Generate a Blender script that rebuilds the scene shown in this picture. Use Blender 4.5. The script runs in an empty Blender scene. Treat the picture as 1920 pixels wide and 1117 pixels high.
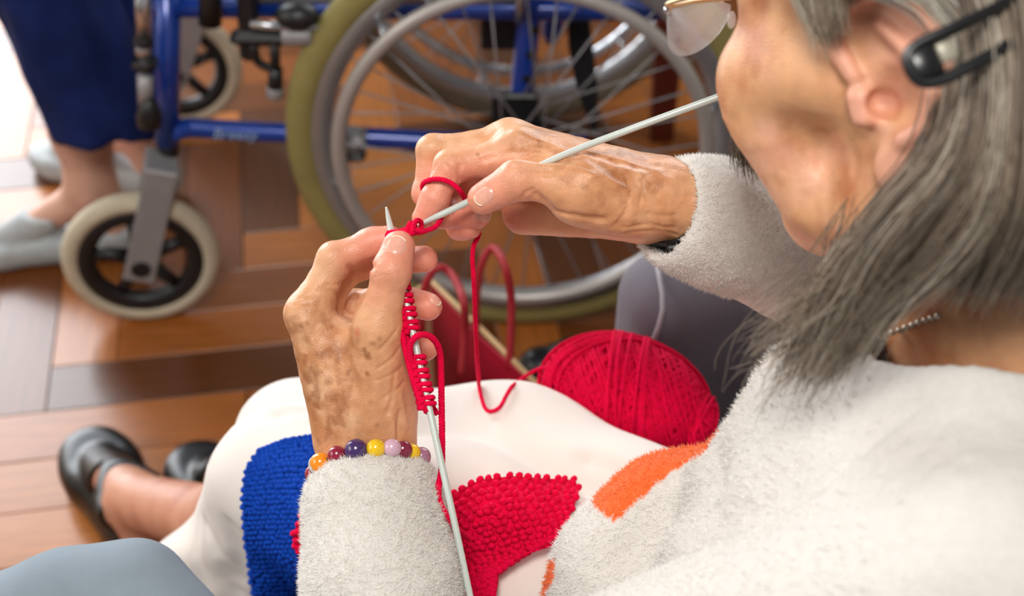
import bpy, math, random
import numpy as np
from mathutils import Vector

# ------------------------------------------------------------------ camera, world, lights, exposure
scene = bpy.context.scene
C = scene.collection
random.seed(7)
RNG = np.random.default_rng(11)
CAM_H, PITCH, FPX, IW, IH = 1.33, math.radians(40.0), 1920 * 50.0 / 36.0, 1920.0, 1117.0
cam_d = bpy.data.cameras.new('camera')
cam_d.lens, cam_d.sensor_width, cam_d.sensor_fit = 50.0, 36.0, 'HORIZONTAL'
cam_d.clip_start = 0.02
cam = bpy.data.objects.new('camera', cam_d); C.objects.link(cam)
cam.location = (0, 0, CAM_H)
cam.rotation_euler = (math.pi / 2 - PITCH, 0, 0)
cam_d.dof.use_dof = True
cam_d.dof.focus_distance = 0.872
cam_d.dof.aperture_fstop = 6.0
scene.camera = cam
scene.view_settings.view_transform = 'Standard'
scene.view_settings.look = 'None'
scene.view_settings.gamma = 1.0
scene.view_settings.use_curve_mapping = False
scene.view_settings.exposure = 0.0
world = bpy.data.worlds.new('daylight'); scene.world = world
world.use_nodes = True
wbg = world.node_tree.nodes['Background']
wbg.inputs[0].default_value = (0.93, 0.96, 1.0, 1)
wbg.inputs[1].default_value = 0.22

def area(name, loc, target, sx, sy, power, col):
    l = bpy.data.lights.new(name, 'AREA'); l.shape = 'RECTANGLE'
    l.size, l.size_y, l.energy, l.color = sx, sy, power, col
    o = bpy.data.objects.new(name, l); C.objects.link(o)
    o.location = loc
    o.rotation_euler = (Vector(target) - Vector(loc)).to_track_quat('-Z', 'Y').to_euler()
    return o
area('glass_door_daylight', (-2.05, 3.26, 1.3), (-2.05, 0, 1.0), 1.75, 2.3, 150, (0.90, 0.95, 1.0))
area('window_daylight', (1.0, 3.26, 1.65), (0.8, 0, 0.9), 1.3, 1.4, 40, (0.95, 0.97, 1.0))
area('side_window_daylight', (-2.55, 0.2, 1.75), (0, 0.7, 0.7), 1.6, 1.5, 40, (1.0, 0.98, 0.95))
area('bounced_flash', (-0.15, -0.25, 2.45), (0.0, 0.75, 0.6), 0.55, 0.55, 32, (1.0, 0.96, 0.9))  # added key light behind the camera, standing in for bounced flash

# ------------------------------------------------------------------ pixel + depth -> world point
SP, CP = math.sin(PITCH), math.cos(PITCH)
def P(px, py, d):
    a, b = (px - IW / 2) / FPX, (py - IH / 2) / FPX
    return np.array([a * d, d * (CP - b * SP), CAM_H - d * (SP + b * CP)])
def PZ(px, py, z):                                   # the point of that pixel's ray at height z
    b = (py - IH / 2) / FPX
    return P(px, py, (CAM_H - z) / (SP + b * CP))
def PY(px, py, y):                                   # ... at distance y
    b = (py - IH / 2) / FPX
    return P(px, py, y / (CP - b * SP))
def proj(v):
    v = np.asarray(v); y, z = v[:, 1], v[:, 2] - CAM_H
    d = y * CP - z * SP; u = y * SP + z * CP
    return IW / 2 + v[:, 0] / d * FPX, IH / 2 - u / d * FPX, d
R_ = np.array([1., 0, 0]); U_ = np.array([0, SP, CP]); V_ = np.array([0, CP, -SP])
def nrm(v):
    v = np.asarray(v, float); return v / max(np.linalg.norm(v), 1e-12)

# ------------------------------------------------------------------ materials
def lin(r, g, b):
    f = lambda c: (c / 255 / 12.92) if c / 255 <= .04045 else ((c / 255 + .055) / 1.055) ** 2.4
    return (f(r), f(g), f(b), 1.0)
def _new(name):
    m = bpy.data.materials.new(name); m.use_nodes = True
    nt = m.node_tree
    return m, nt, nt.nodes['Principled BSDF']
def mat(name, col, rough=.5, metal=0., var=.12, vscale=30., bump=0., bscale=200., spec=.5, attr=None, sss=0., sheen=0.,
        alpha=1., coat=0., trans=0., bdist=.001, vor=0., vorscale=400.):
    m, nt, b = _new(name)
    N, L = nt.nodes, nt.links
    b.inputs['Roughness'].default_value = rough
    b.inputs['Metallic'].default_value = metal
    b.inputs['Specular IOR Level'].default_value = spec
    tc = N.new('ShaderNodeTexCoord')
    no = N.new('ShaderNodeTexNoise'); no.inputs['Scale'].default_value = vscale; no.inputs['Detail'].default_value = 5
    L.new(tc.outputs['Object'], no.inputs['Vector'])
    mr = N.new('ShaderNodeMapRange')
    mr.inputs['From Min'].default_value, mr.inputs['From Max'].default_value = .25, .75
    mr.inputs['To Min'].default_value, mr.inputs['To Max'].default_value = 1 - var, 1 + var
    L.new(no.outputs['Fac'], mr.inputs['Value'])
    mx = N.new('ShaderNodeVectorMath'); mx.operation = 'SCALE'
    if attr:
        at = N.new('ShaderNodeAttribute'); at.attribute_name = attr
        L.new(at.outputs['Color'], mx.inputs[0])
    else:
        rgb = N.new('ShaderNodeRGB'); rgb.outputs[0].default_value = col
        L.new(rgb.outputs[0], mx.inputs[0])
    L.new(mr.outputs[0], mx.inputs['Scale'])
    L.new(mx.outputs[0], b.inputs['Base Color'])
    if sss:
        b.inputs['Subsurface Weight'].default_value = sss
        b.inputs['Subsurface Radius'].default_value = (1, .35, .2)
        b.inputs['Subsurface Scale'].default_value = .004
    if sheen:
        b.inputs['Sheen Weight'].default_value = sheen; b.inputs['Sheen Roughness'].default_value = .5
    if coat:
        b.inputs['Coat Weight'].default_value = coat; b.inputs['Coat Roughness'].default_value = .1
    if trans:
        b.inputs['Transmission Weight'].default_value = trans; b.inputs['IOR'].default_value = 1.1
    b.inputs['Alpha'].default_value = alpha
    last = None
    if bump:
        nb = N.new('ShaderNodeTexNoise'); nb.inputs['Scale'].default_value = bscale; nb.inputs['Detail'].default_value = 6
        L.new(tc.outputs['Object'], nb.inputs['Vector'])
        bp = N.new('ShaderNodeBump'); bp.inputs['Strength'].default_value = bump; bp.inputs['Distance'].default_value = bdist
        L.new(nb.outputs['Fac'], bp.inputs['Height']); last = bp
    if vor:
        vb = N.new('ShaderNodeTexVoronoi'); vb.feature = 'DISTANCE_TO_EDGE'; vb.inputs['Scale'].default_value = vorscale
        L.new(tc.outputs['Object'], vb.inputs['Vector'])
        b2 = N.new('ShaderNodeBump'); b2.inputs['Strength'].default_value = vor; b2.inputs['Distance'].default_value = bdist
        L.new(vb.outputs['Distance'], b2.inputs['Height'])
        if last: L.new(last.outputs[0], b2.inputs['Normal'])
        last = b2
    if last: L.new(last.outputs[0], b.inputs['Normal'])
    return m

# ------------------------------------------------------------------ objects
def thing(name, label, cat, base=(0, 0, 0), group=None):
    o = bpy.data.objects.new(name, None); C.objects.link(o)
    o.location = tuple(float(c) for c in base); o['label'] = label; o['category'] = cat
    o.empty_display_size = .05
    if group: o['group'] = group
    return o
def tag(o, label, cat, group=None, kind=None):
    o['label'] = label; o['category'] = cat
    if group: o['group'] = group
    if kind: o['kind'] = kind
    return o
def root_loc(o):
    while o.parent: o = o.parent
    return np.array(o.location[:])
def link_mesh(name, V, F, m, parent=None, smooth=True, col=None, origin=None):
    V = np.asarray(V, np.float64).reshape(-1, 3)
    org = root_loc(parent) if parent else (np.zeros(3) if origin is None else np.asarray(origin, float))
    me = bpy.data.meshes.new(name)
    V = V - org
    if isinstance(F, np.ndarray):
        k = F.shape[1]
        me.vertices.add(len(V)); me.vertices.foreach_set('co', V.astype(np.float32).ravel())
        me.loops.add(F.size); me.loops.foreach_set('vertex_index', F.astype(np.int32).ravel())
        me.polygons.add(len(F)); me.polygons.foreach_set('loop_start', np.arange(0, F.size, k, dtype=np.int32))
        me.polygons.foreach_set('loop_total', np.full(len(F), k, np.int32))
        me.update(calc_edges=True); me.validate()
    else:
        me.from_pydata(V.tolist(), [], F); me.update()
    if smooth: me.polygons.foreach_set('use_smooth', np.ones(len(me.polygons), bool))
    if col is not None:
        a = me.attributes.new('Col', 'FLOAT_COLOR', 'POINT')
        c4 = np.ones((len(V), 4), np.float32); c4[:, :3] = col
        a.data.foreach_set('color', c4.ravel())
    me.materials.append(m)
    o = bpy.data.objects.new(name, me); C.objects.link(o)
    if parent: o.parent = parent
    elif origin is not None: o.location = tuple(org)
    return o

class MB:                                            # collects shapes for one mesh
    def __init__(s): s.V, s.F, s.n, s.c = [], [], 0, []
    def add(s, V, F, col=None):
        V = np.asarray(V, float)
        s.V.append(V); s.F += [tuple(i + s.n for i in f) for f in F]; s.n += len(V)
        if col is not None: s.c.append(np.tile(np.asarray(col[:3], float), (len(V), 1)))
        return s
    def box(s, c, size, ax=None, bev=.12):
        c, h = np.asarray(c, float), np.asarray(size, float) / 2
        A = np.eye(3) if ax is None else np.asarray(ax, float)
        b = min(h) * bev * 2
        pts, F = [], []
        for z, i in ((-1, 1), (-1, 0), (1, 0), (1, 1)):
            ix, iy = h[0] - b * i, h[1] - b * i
            hz = h[2] if i else h[2] - b
            q = b * .6
            for x, y in ((-ix + q, -iy), (ix - q, -iy), (ix, -iy + q), (ix, iy - q), (ix - q, iy), (-ix + q, iy), (-ix, iy - q), (-ix, -iy + q)):
                pts.append(c + A[0] * x + A[1] * y + A[2] * hz * z)
        for r in range(3):
            for i in range(8):
                j = (i + 1) % 8
                F.append((r * 8 + i, r * 8 + j, r * 8 + 8 + j, r * 8 + 8 + i))
        F.append(tuple(range(7, -1, -1))); F.append(tuple(range(24, 32)))
        return s.add(pts, F)
    def tube(s, pts, r, n=8, closed=False, caps=True, flat=None, col=None):
        pts = np.asarray(pts, float); m = len(pts)
        rr = np.full(m, r, float) if np.isscalar(r) else np.asarray(r, float)
        T = np.roll(pts, -1, 0) - np.roll(pts, 1, 0)
        if not closed:
            T[0] = pts[1] - pts[0]; T[-1] = pts[-1] - pts[-2]
        T /= np.maximum(np.linalg.norm(T, axis=1, keepdims=True), 1e-9)
        ref = np.array([0, 0, 1.]) if abs(T[0][2]) < .9 else np.array([1., 0, 0])
        a = nrm(np.cross(T[0], ref)); V = []
        ang = np.arange(n) * 2 * math.pi / n
        for i in range(m):
            a = nrm(a - T[i] * np.dot(a, T[i])); b = np.cross(T[i], a)
            fa, fb = (1, 1) if flat is None else flat
            V.append(pts[i] + rr[i] * (np.cos(ang)[:, None] * a * fa + np.sin(ang)[:, None] * b * fb))
        V = np.concatenate(V); F = []
        for i in range(m if closed else m - 1):
            k = (i + 1) % m
            for j in range(n):
                l = (j + 1) % n
                F.append((i * n + j, i * n + l, k * n + l, k * n + j))
        if caps and not closed:
            F.append(tuple(range(n - 1, -1, -1))); F.append(tuple(range((m - 1) * n, m * n)))
        return s.add(V, F, col)
    def cyl(s, a, b, r, n=16, r2=None):
        a, b = np.asarray(a, float), np.asarray(b, float)
        r2 = r if r2 is None else r2
        d = (b - a); e = .12 * min(r, np.linalg.norm(d)) / max(np.linalg.norm(d), 1e-9)
        return s.tube([a, a + d * e * .02, a + d * e, b - d * e, b - d * e * .02, b], [r * .85, r * .9, r, r2, r2 * .9, r2 * .85], n)
    def ring(s, c, axis, R, r, n=48, k=8, flat=None):
        ax = nrm(axis); u = nrm(np.cross(ax, [0.3, 0.2, 1.])); v = np.cross(ax, u)
        t = np.arange(n) * 2 * math.pi / n
        return s.tube(np.asarray(c) + R * (np.cos(t)[:, None] * u + np.sin(t)[:, None] * v), r, k, closed=True, flat=flat)
    def lathe(s, c, axis, prof, n=32):               # prof: (radius, along) closed loop of points
        ax = nrm(axis); u = nrm(np.cross(ax, [0.3, 0.2, 1.])); v = np.cross(ax, u)
        t = np.arange(n) * 2 * math.pi / n; k = len(prof)
        V = np.concatenate([np.asarray(c) + ax * h + r * (np.cos(t)[:, None] * u + np.sin(t)[:, None] * v) for r, h in prof])
        F = []
        for i in range(k):
            q = (i + 1) % k
            for j in range(n):
                l = (j + 1) % n
                F.append((i * n + j, q * n + j, q * n + l, i * n + l))
        return s.add(V, F)
    def ell(s, c, rad, ax=None, nu=10, nv=6, col=None):
        A = np.eye(3) if ax is None else np.asarray(ax, float)
        V, F = [], []
        for i in range(nv + 1):
            th = math.pi * i / nv
            for j in range(nu):
                ph = 2 * math.pi * j / nu
                V.append(np.asarray(c) + A[0] * rad[0] * math.sin(th) * math.cos(ph) + A[1] * rad[1] * math.sin(th) * math.sin(ph) + A[2] * rad[2] * math.cos(th))
        for i in range(nv):
            for j in range(nu):
                l = (j + 1) % nu
                F.append((i * nu + j, (i + 1) * nu + j, (i + 1) * nu + l, i * nu + l))
        return s.add(V, F, col)
    def build(s, name, m, parent=None, smooth=True, origin=None):
        col = np.concatenate(s.c) if s.c and sum(len(c) for c in s.c) == s.n else None
        return link_mesh(name, np.concatenate(s.V), s.F, m, parent, smooth, col, origin)

def catmull(pts, n=8):
    p = [np.asarray(q, float) for q in pts]
    p = [2 * p[0] - p[1]] + p + [2 * p[-1] - p[-2]]
    out = []
    for i in range(1, len(p) - 2):
        for k in range(n):
            t = k / n
            out.append(.5 * ((2 * p[i]) + (p[i + 1] - p[i - 1]) * t + (2 * p[i - 1] - 5 * p[i] + 4 * p[i + 1] - p[i + 2]) * t * t
                             + (3 * p[i] - p[i - 1] - 3 * p[i + 1] + p[i + 2]) * t ** 3))
    out.append(p[-2]); return np.array(out)
def resample(pts, step):
    pts = np.asarray(pts, float)
    s = np.concatenate([[0], np.cumsum(np.linalg.norm(np.diff(pts, axis=0), axis=1))])
    n = max(2, int(s[-1] / step) + 1); t = np.linspace(0, s[-1], n)
    return np.stack([np.interp(t, s, pts[:, k]) for k in range(3)], 1)
def plied(mb, pts, r, pitch=.007, ply=3, step=None, n=5, col=None):   # a twisted yarn along a path
    pts = resample(pts, step or pitch / 8); m = len(pts)
    T = np.gradient(pts, axis=0); T /= np.maximum(np.linalg.norm(T, axis=1, keepdims=True), 1e-9)
    a = nrm(np.cross(T[0], [.3, .5, 1.])); A = []
    for i in range(m):
        a = nrm(a - T[i] * np.dot(a, T[i])); A.append(a)
    A = np.array(A); B = np.cross(T, A)
    s = np.concatenate([[0], np.cumsum(np.linalg.norm(np.diff(pts, axis=0), axis=1))])
    for k in range(ply):
        th = s / pitch * 2 * math.pi + 2 * math.pi * k / ply
        mb.tube(pts + r * .5 * (np.cos(th)[:, None] * A + np.sin(th)[:, None] * B), r * .56, n, col=col)
    return mb

# ------------------------------------------------------------------ noise
def vnoise(p, seed=0):
    p = np.asarray(p, np.float64); i = np.floor(p).astype(np.int64); f = p - i; f = f * f * (3 - 2 * f)
    def h(x, y, z):
        n = (x * 374761393 + y * 668265263 + z * 1274126177 + seed * 974634777) & 0xFFFFFFFF
        n = ((n ^ (n >> 13)) * 1103515245) & 0xFFFFFFFF
        n = ((n ^ (n >> 16)) * 2246822519) & 0xFFFFFFFF
        return ((n ^ (n >> 15)) & 0xFFFFFF) / float(0xFFFFFF)
    x, y, z = i[:, 0], i[:, 1], i[:, 2]; fx, fy, fz = f[:, 0], f[:, 1], f[:, 2]
    l = lambda a, b, t: a + (b - a) * t
    return l(l(l(h(x, y, z), h(x + 1, y, z), fx), l(h(x, y + 1, z), h(x + 1, y + 1, z), fx), fy),
             l(l(h(x, y, z + 1), h(x + 1, y, z + 1), fx), l(h(x, y + 1, z + 1), h(x + 1, y + 1, z + 1), fx), fy), fz)
def fbm(p, sc, oct=4, seed=0):
    a, s, t = 0, 1., 0
    for o in range(oct):
        a = a + s * vnoise(np.asarray(p) * sc * 2 ** o, seed + o); t += s; s *= .5
    return a / t

# ------------------------------------------------------------------ distance fields -> meshes
def smin(a, b, k):
    h = np.maximum(k - np.abs(a - b), 0) / k
    return np.minimum(a, b) - h * h * k * .25
def smax(a, b, k): return -smin(-a, -b, k)
def cap(p, a, b, ra, rb, sq=None):                   # capsule with changing radius; sq=(axis, factor) squashes along an axis
    a, b = np.asarray(a, np.float32), np.asarray(b, np.float32)
    ba = b - a; L2 = max(float(ba @ ba), 1e-12)
    q = p - a
    t = np.clip(q @ ba / L2, 0, 1)
    w = q - t[:, None] * ba
    if sq is not None:
        ax = np.asarray(nrm(sq[0]), np.float32)
        w = w + ((w @ ax) * (1 / sq[1] - 1))[:, None] * ax
        d = np.sqrt(np.einsum('ij,ij->i', w, w)) - (ra + (rb - ra) * t)
        return d * min(1, sq[1])
    return np.sqrt(np.einsum('ij,ij->i', w, w)) - (ra + (rb - ra) * t)
def chain(p, pts, rad, k=.002):
    d = None
    for i in range(len(pts) - 1):
        e = cap(p, pts[i], pts[i + 1], rad[i], rad[i + 1])
        d = e if d is None else smin(d, e, k)
    return d
def ell_d(p, c, rad, A=None):
    q = p - np.asarray(c, np.float32)
    if A is not None: q = q @ np.asarray(A, np.float32).T
    r = np.asarray(rad, np.float32)
    k0 = np.linalg.norm(q / r, axis=1); k1 = np.linalg.norm(q / (r * r), axis=1)
    return k0 * (k0 - 1) / np.maximum(k1, 1e-6)
def grad(f, p, e=.0006):
    g = np.stack([f(p + np.eye(3, dtype=np.float32)[i] * e) - f(p - np.eye(3, dtype=np.float32)[i] * e) for i in range(3)], 1)
    return g / np.maximum(np.linalg.norm(g, axis=1, keepdims=True), 1e-9)
def trace(f, px, py, d0=.45, d1=2.2, it=70):         # where the rays of these pixels meet the field
    px, py = np.atleast_1d(px).astype(float), np.atleast_1d(py).astype(float)
    a, b = (px - IW / 2) / FPX, (py - IH / 2) / FPX
    D = np.stack([a, CP - b * SP, -(SP + b * CP)], 1); ln = np.linalg.norm(D, axis=1)
    t = np.full(len(px), d0)
    for _ in range(it):
        p = (D * t[:, None] + [0, 0, CAM_H]).astype(np.float32)
        t = np.minimum(t + np.maximum(f(p), -.01) * .8 / ln, d1)
    return D * t[:, None] + np.array([0, 0, CAM_H]), t
def sdf_mesh(f, lo, hi, h, bs=8, slack=.0):
    lo, hi = np.asarray(lo, float), np.asarray(hi, float)
    nb = np.ceil((hi - lo) / (h * bs)).astype(int); n = nb * bs + 1
    D = np.full(n, 1., np.float32)
    bi = np.stack(np.meshgrid(*[np.arange(k) for k in nb], indexing='ij'), -1).reshape(-1, 3)
    ce = lo + (bi + .5) * bs * h
    d = f(ce.astype(np.float32))
    far = bs * h * .87 * 1.25 + slack
    keep = bi[np.abs(d) < far]
    for b in bi[d <= -far]:
        D[b[0] * bs:b[0] * bs + bs + 1, b[1] * bs:b[1] * bs + bs + 1, b[2] * bs:b[2] * bs + bs + 1] = -1.
    off = np.stack(np.meshgrid(*[np.arange(bs + 1)] * 3, indexing='ij'), -1).reshape(-1, 3)
    for s in range(0, len(keep), 400):
        kb = keep[s:s + 400]
        idx = (kb[:, None, :] * bs + off[None]).reshape(-1, 3)
        D[idx[:, 0], idx[:, 1], idx[:, 2]] = f((lo + idx * h).astype(np.float32))
    D[0] = D[-1] = 1; D[:, 0] = D[:, -1] = 1; D[:, :, 0] = D[:, :, -1] = 1
    S = D < 0
    cnt = np.zeros(n - 1, np.int8)
    cs = [(i, j, k) for i in (0, 1) for j in (0, 1) for k in (0, 1)]
    sl = lambda o, m: slice(o, o + m)
    m = n - 1
    for i, j, k in cs: cnt += S[sl(i, m[0]), sl(j, m[1]), sl(k, m[2])]
    act = np.argwhere((cnt > 0) & (cnt < 8))
    ids = np.full(n - 1, -1, np.int64); ids[act[:, 0], act[:, 1], act[:, 2]] = np.arange(len(act))
    val = np.stack([D[act[:, 0] + i, act[:, 1] + j, act[:, 2] + k] for i, j, k in cs], 1)
    acc = np.zeros((len(act), 3)); w = np.zeros(len(act))
    for x in range(8):
        for y in range(x + 1, 8):
            if sum(abs(cs[x][q] - cs[y][q]) for q in range(3)) != 1: continue
            cr = (val[:, x] < 0) != (val[:, y] < 0)
            t = np.where(cr, val[:, x] / np.where(cr, val[:, x] - val[:, y], 1), 0)
            pt = np.array(cs[x]) + t[:, None] * (np.array(cs[y]) - np.array(cs[x]))
            acc += pt * cr[:, None]; w += cr
    V = lo + (act + acc / w[:, None]) * h
    Q = []
    for ax in range(3):
        o1, o2 = [(1, 2), (2, 0), (0, 1)][ax]
        e = np.eye(3, dtype=int)
        s0 = [slice(None)] * 3; s1 = [slice(None)] * 3
        s0[ax] = slice(0, -1); s1[ax] = slice(1, None)
        A, B = S[tuple(s0)], S[tuple(s1)]
        ed = np.argwhere(A != B)
        ed = ed[(ed[:, o1] > 0) & (ed[:, o2] > 0) & (ed[:, o1] < n[o1] - 1) & (ed[:, o2] < n[o2] - 1)]
        g = lambda q: ids[q[:, 0], q[:, 1], q[:, 2]]
        q = np.stack([g(ed - e[o1] - e[o2]), g(ed - e[o2]), g(ed), g(ed - e[o1])], 1)
        fl = ~A[ed[:, 0], ed[:, 1], ed[:, 2]]
        q[fl] = q[fl][:, ::-1]
        Q.append(q[(q >= 0).all(1)])
    return V, np.concatenate(Q)
def normals(V, F):
    N = np.zeros_like(V)
    fn = np.cross(V[F[:, 1]] - V[F[:, 0]], V[F[:, 2]] - V[F[:, 0]])
    for k in range(F.shape[1]): np.add.at(N, F[:, k], fn)
    return N / np.maximum(np.linalg.norm(N, axis=1, keepdims=True), 1e-12)
def smooth_v(V, F, it=2, lam=.5):
    for _ in range(it):
        S = np.zeros_like(V); c = np.zeros(len(V))
        k = F.shape[1]
        for a in range(k):
            for b in ((a + 1) % k, (a - 1) % k):
                np.add.at(S, F[:, a], V[F[:, b]]); np.add.at(c, F[:, a], 1)
        V = V + lam * (S / np.maximum(c, 1)[:, None] - V)
    return V
# ================================================================== the room
M = {}
def parquet_mat():
    m, nt, b = _new('parquet'); N, L = nt.nodes, nt.links
    oi = N.new('ShaderNodeObjectInfo'); tc = N.new('ShaderNodeTexCoord')
    cr = N.new('ShaderNodeValToRGB'); e = cr.color_ramp.elements
    e[0].color, e[0].position = lin(84, 44, 16), 0
    e[1].color, e[1].position = lin(196, 132, 70), 1
    for pos, c in ((.25, (118, 64, 24)), (.55, (148, 84, 34)), (.85, (178, 108, 48))):
        x = e.new(pos); x.color = lin(*c)
    L.new(oi.outputs['Random'], cr.inputs[0])
    mp = N.new('ShaderNodeMapping'); mp.inputs['Scale'].default_value = (6, 70, 6)
    L.new(tc.outputs['Object'], mp.inputs[0])
    ad = N.new('ShaderNodeVectorMath'); ad.operation = 'ADD'
    L.new(mp.outputs[0], ad.inputs[0]); L.new(oi.outputs['Location'], ad.inputs[1])
    no = N.new('ShaderNodeTexNoise'); no.inputs['Scale'].default_value = 1.6; no.inputs['Detail'].default_value = 6
    L.new(ad.outputs[0], no.inputs['Vector'])
    mr = N.new('ShaderNodeMapRange'); mr.inputs['From Min'].default_value, mr.inputs['From Max'].default_value = .3, .7
    mr.inputs['To Min'].default_value, mr.inputs['To Max'].default_value = .78, 1.15
    L.new(no.outputs['Fac'], mr.inputs['Value'])
    mx = N.new('ShaderNodeVectorMath'); mx.operation = 'SCALE'
    L.new(cr.outputs[0], mx.inputs[0]); L.new(mr.outputs[0], mx.inputs['Scale']); L.new(mx.outputs[0], b.inputs['Base Color'])
    b.inputs['Roughness'].default_value = .36; b.inputs['Specular IOR Level'].default_value = .35
    b.inputs['Coat Weight'].default_value = .35; b.inputs['Coat Roughness'].default_value = .22
    return m
M['parquet'] = parquet_mat()
M['floor_base'] = mat('floor_base', lin(70, 42, 24), .7)
M['plaster'] = mat('plaster', lin(206, 196, 180), .9, bump=.2, bscale=60)
M['white_paint'] = mat('white_paint', lin(232, 232, 228), .45)
M['pane'] = mat('pane', (.9, .95, 1, 1), .05, alpha=.18, var=0)

def plain_box(name, lo, hi, m, parent=None):
    lo, hi = np.array(lo, float), np.array(hi, float)
    return MB().box((lo + hi) / 2, hi - lo, bev=.02).build(name, m, parent, False)
def structure(o): o['kind'] = 'structure'; return o
floor = structure(plain_box('floor', (-3, -1.6, -.06), (2.8, 3.5, -.0125), M['floor_base']))
PW, NL = .088, 4
pl = MB().box((0, 0, 0), (PW * NL - .0012, PW - .0012, .012), bev=.06)
plank_me = None
yaw = math.radians(9); cy_, sy_ = math.cos(yaw), math.sin(yaw)
org = np.array([-.62, 1.35])
cand = []
for ix in range(-30, 30):
    for iy in range(-30, 40):
        k = (ix - iy) % (2 * NL)
        if k == 0: c, r = ((ix + NL / 2) * PW, (iy + .5) * PW), 0
        elif k == 2 * NL - 1: c, r = ((ix + .5) * PW, (iy + NL / 2) * PW), math.pi / 2
        else: continue
        w = org + np.array([c[0] * cy_ - c[1] * sy_, c[0] * sy_ + c[1] * cy_])
        px, py, d = proj(np.array([[w[0], w[1], 0.]]))
        if w[1] > .3 and w[1] < 3.2 and d[0] > .2:
            cand.append((abs(px[0] - 760) + 1.3 * abs(py[0] - 400), w, r))
cand.sort(key=lambda t: t[0])
for d, w, r in cand[:300]:
    if plank_me is None:
        o = pl.build('plank', M['parquet'], None, False); plank_me = o.data
    else:
        o = bpy.data.objects.new('plank', plank_me); C.objects.link(o)
    o.parent = floor
    o.location = (w[0], w[1], -.006 + random.uniform(-.0004, .0004)); o.rotation_euler = (0, 0, yaw + r)
print('planks', len(cand))
# walls stand outside the frame; they hold the glazed door and the window whose light falls on the floor
wb = structure(plain_box('wall_back', (-1.15, 3.3, 0), (.35, 3.42, 2.6), M['plaster']))
plain_box('wall_panel', (-3, 3.3, 2.5), (-1.15, 3.42, 2.6), M['plaster'], wb)
plain_box('wall_panel', (1.65, 3.3, 0), (2.8, 3.42, 2.6), M['plaster'], wb)
plain_box('wall_panel', (.35, 3.3, 0), (1.65, 3.42, .9), M['plaster'], wb)
plain_box('wall_panel', (.35, 3.3, 2.4), (1.65, 3.42, 2.6), M['plaster'], wb)
wl = structure(plain_box('wall_left', (-2.75, -1.5, 0), (-2.62, 3.3, 2.6), M['plaster']))
wr = structure(plain_box('wall_right', (2.3, -1.5, 0), (2.42, 3.3, 2.6), M['plaster']))
def framed(name, x0, x1, z0, z1, cols):
    f = MB()
    for x in np.linspace(x0, x1, cols + 1): f.box((x, 3.36, (z0 + z1) / 2), (.06, .06, z1 - z0))
    for z in (z0, z1): f.box(((x0 + x1) / 2, 3.36, z), (x1 - x0, .06, .06))
    o = structure(f.build(name, M['white_paint'], None, False))
    xs = np.linspace(x0, x1, cols + 1)
    for a, b in zip(xs[:-1], xs[1:]):
        MB().box(((a + b) / 2, 3.37, (z0 + z1) / 2), (b - a - .06, .006, z1 - z0 - .06)).build('pane', M['pane'], o, False)
framed('door_1', -2.6, -1.18, .03, 2.47, 2)
framed('window_1', .38, 1.62, .93, 2.37, 2)
# ================================================================== the wheelchair
M['blue_frame'] = mat('blue_frame', lin(17, 58, 148), .3, .2, .08, coat=.4)
M['chrome'] = mat('chrome', lin(196, 200, 206), .18, .9, .05)
M['alu'] = mat('alu', lin(176, 178, 182), .32, .75, .06)
M['push_rim'] = mat('push_rim', lin(178, 172, 168), .4, .45, .05)
M['dull_metal'] = mat('dull_metal', lin(150, 148, 150), .5, .35, .08)
M['black_plastic'] = mat('black_plastic', lin(20, 20, 22), .42, 0, .2)
M['black_web'] = mat('black_web', lin(16, 16, 20), .8, 0, .2, bump=.3, bscale=500)
M['tire_olive'] = mat('tire_olive', lin(134, 122, 70), .75, 0, .12, bump=.2, bscale=150)
M['tire_grey'] = mat('tire_grey', lin(184, 172, 150), .75, 0, .1)
M['tire_brown'] = mat('tire_brown', lin(126, 116, 98), .75, 0, .1)
M['letters'] = mat('letters', lin(150, 176, 214), .5, 0, 0)

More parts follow.
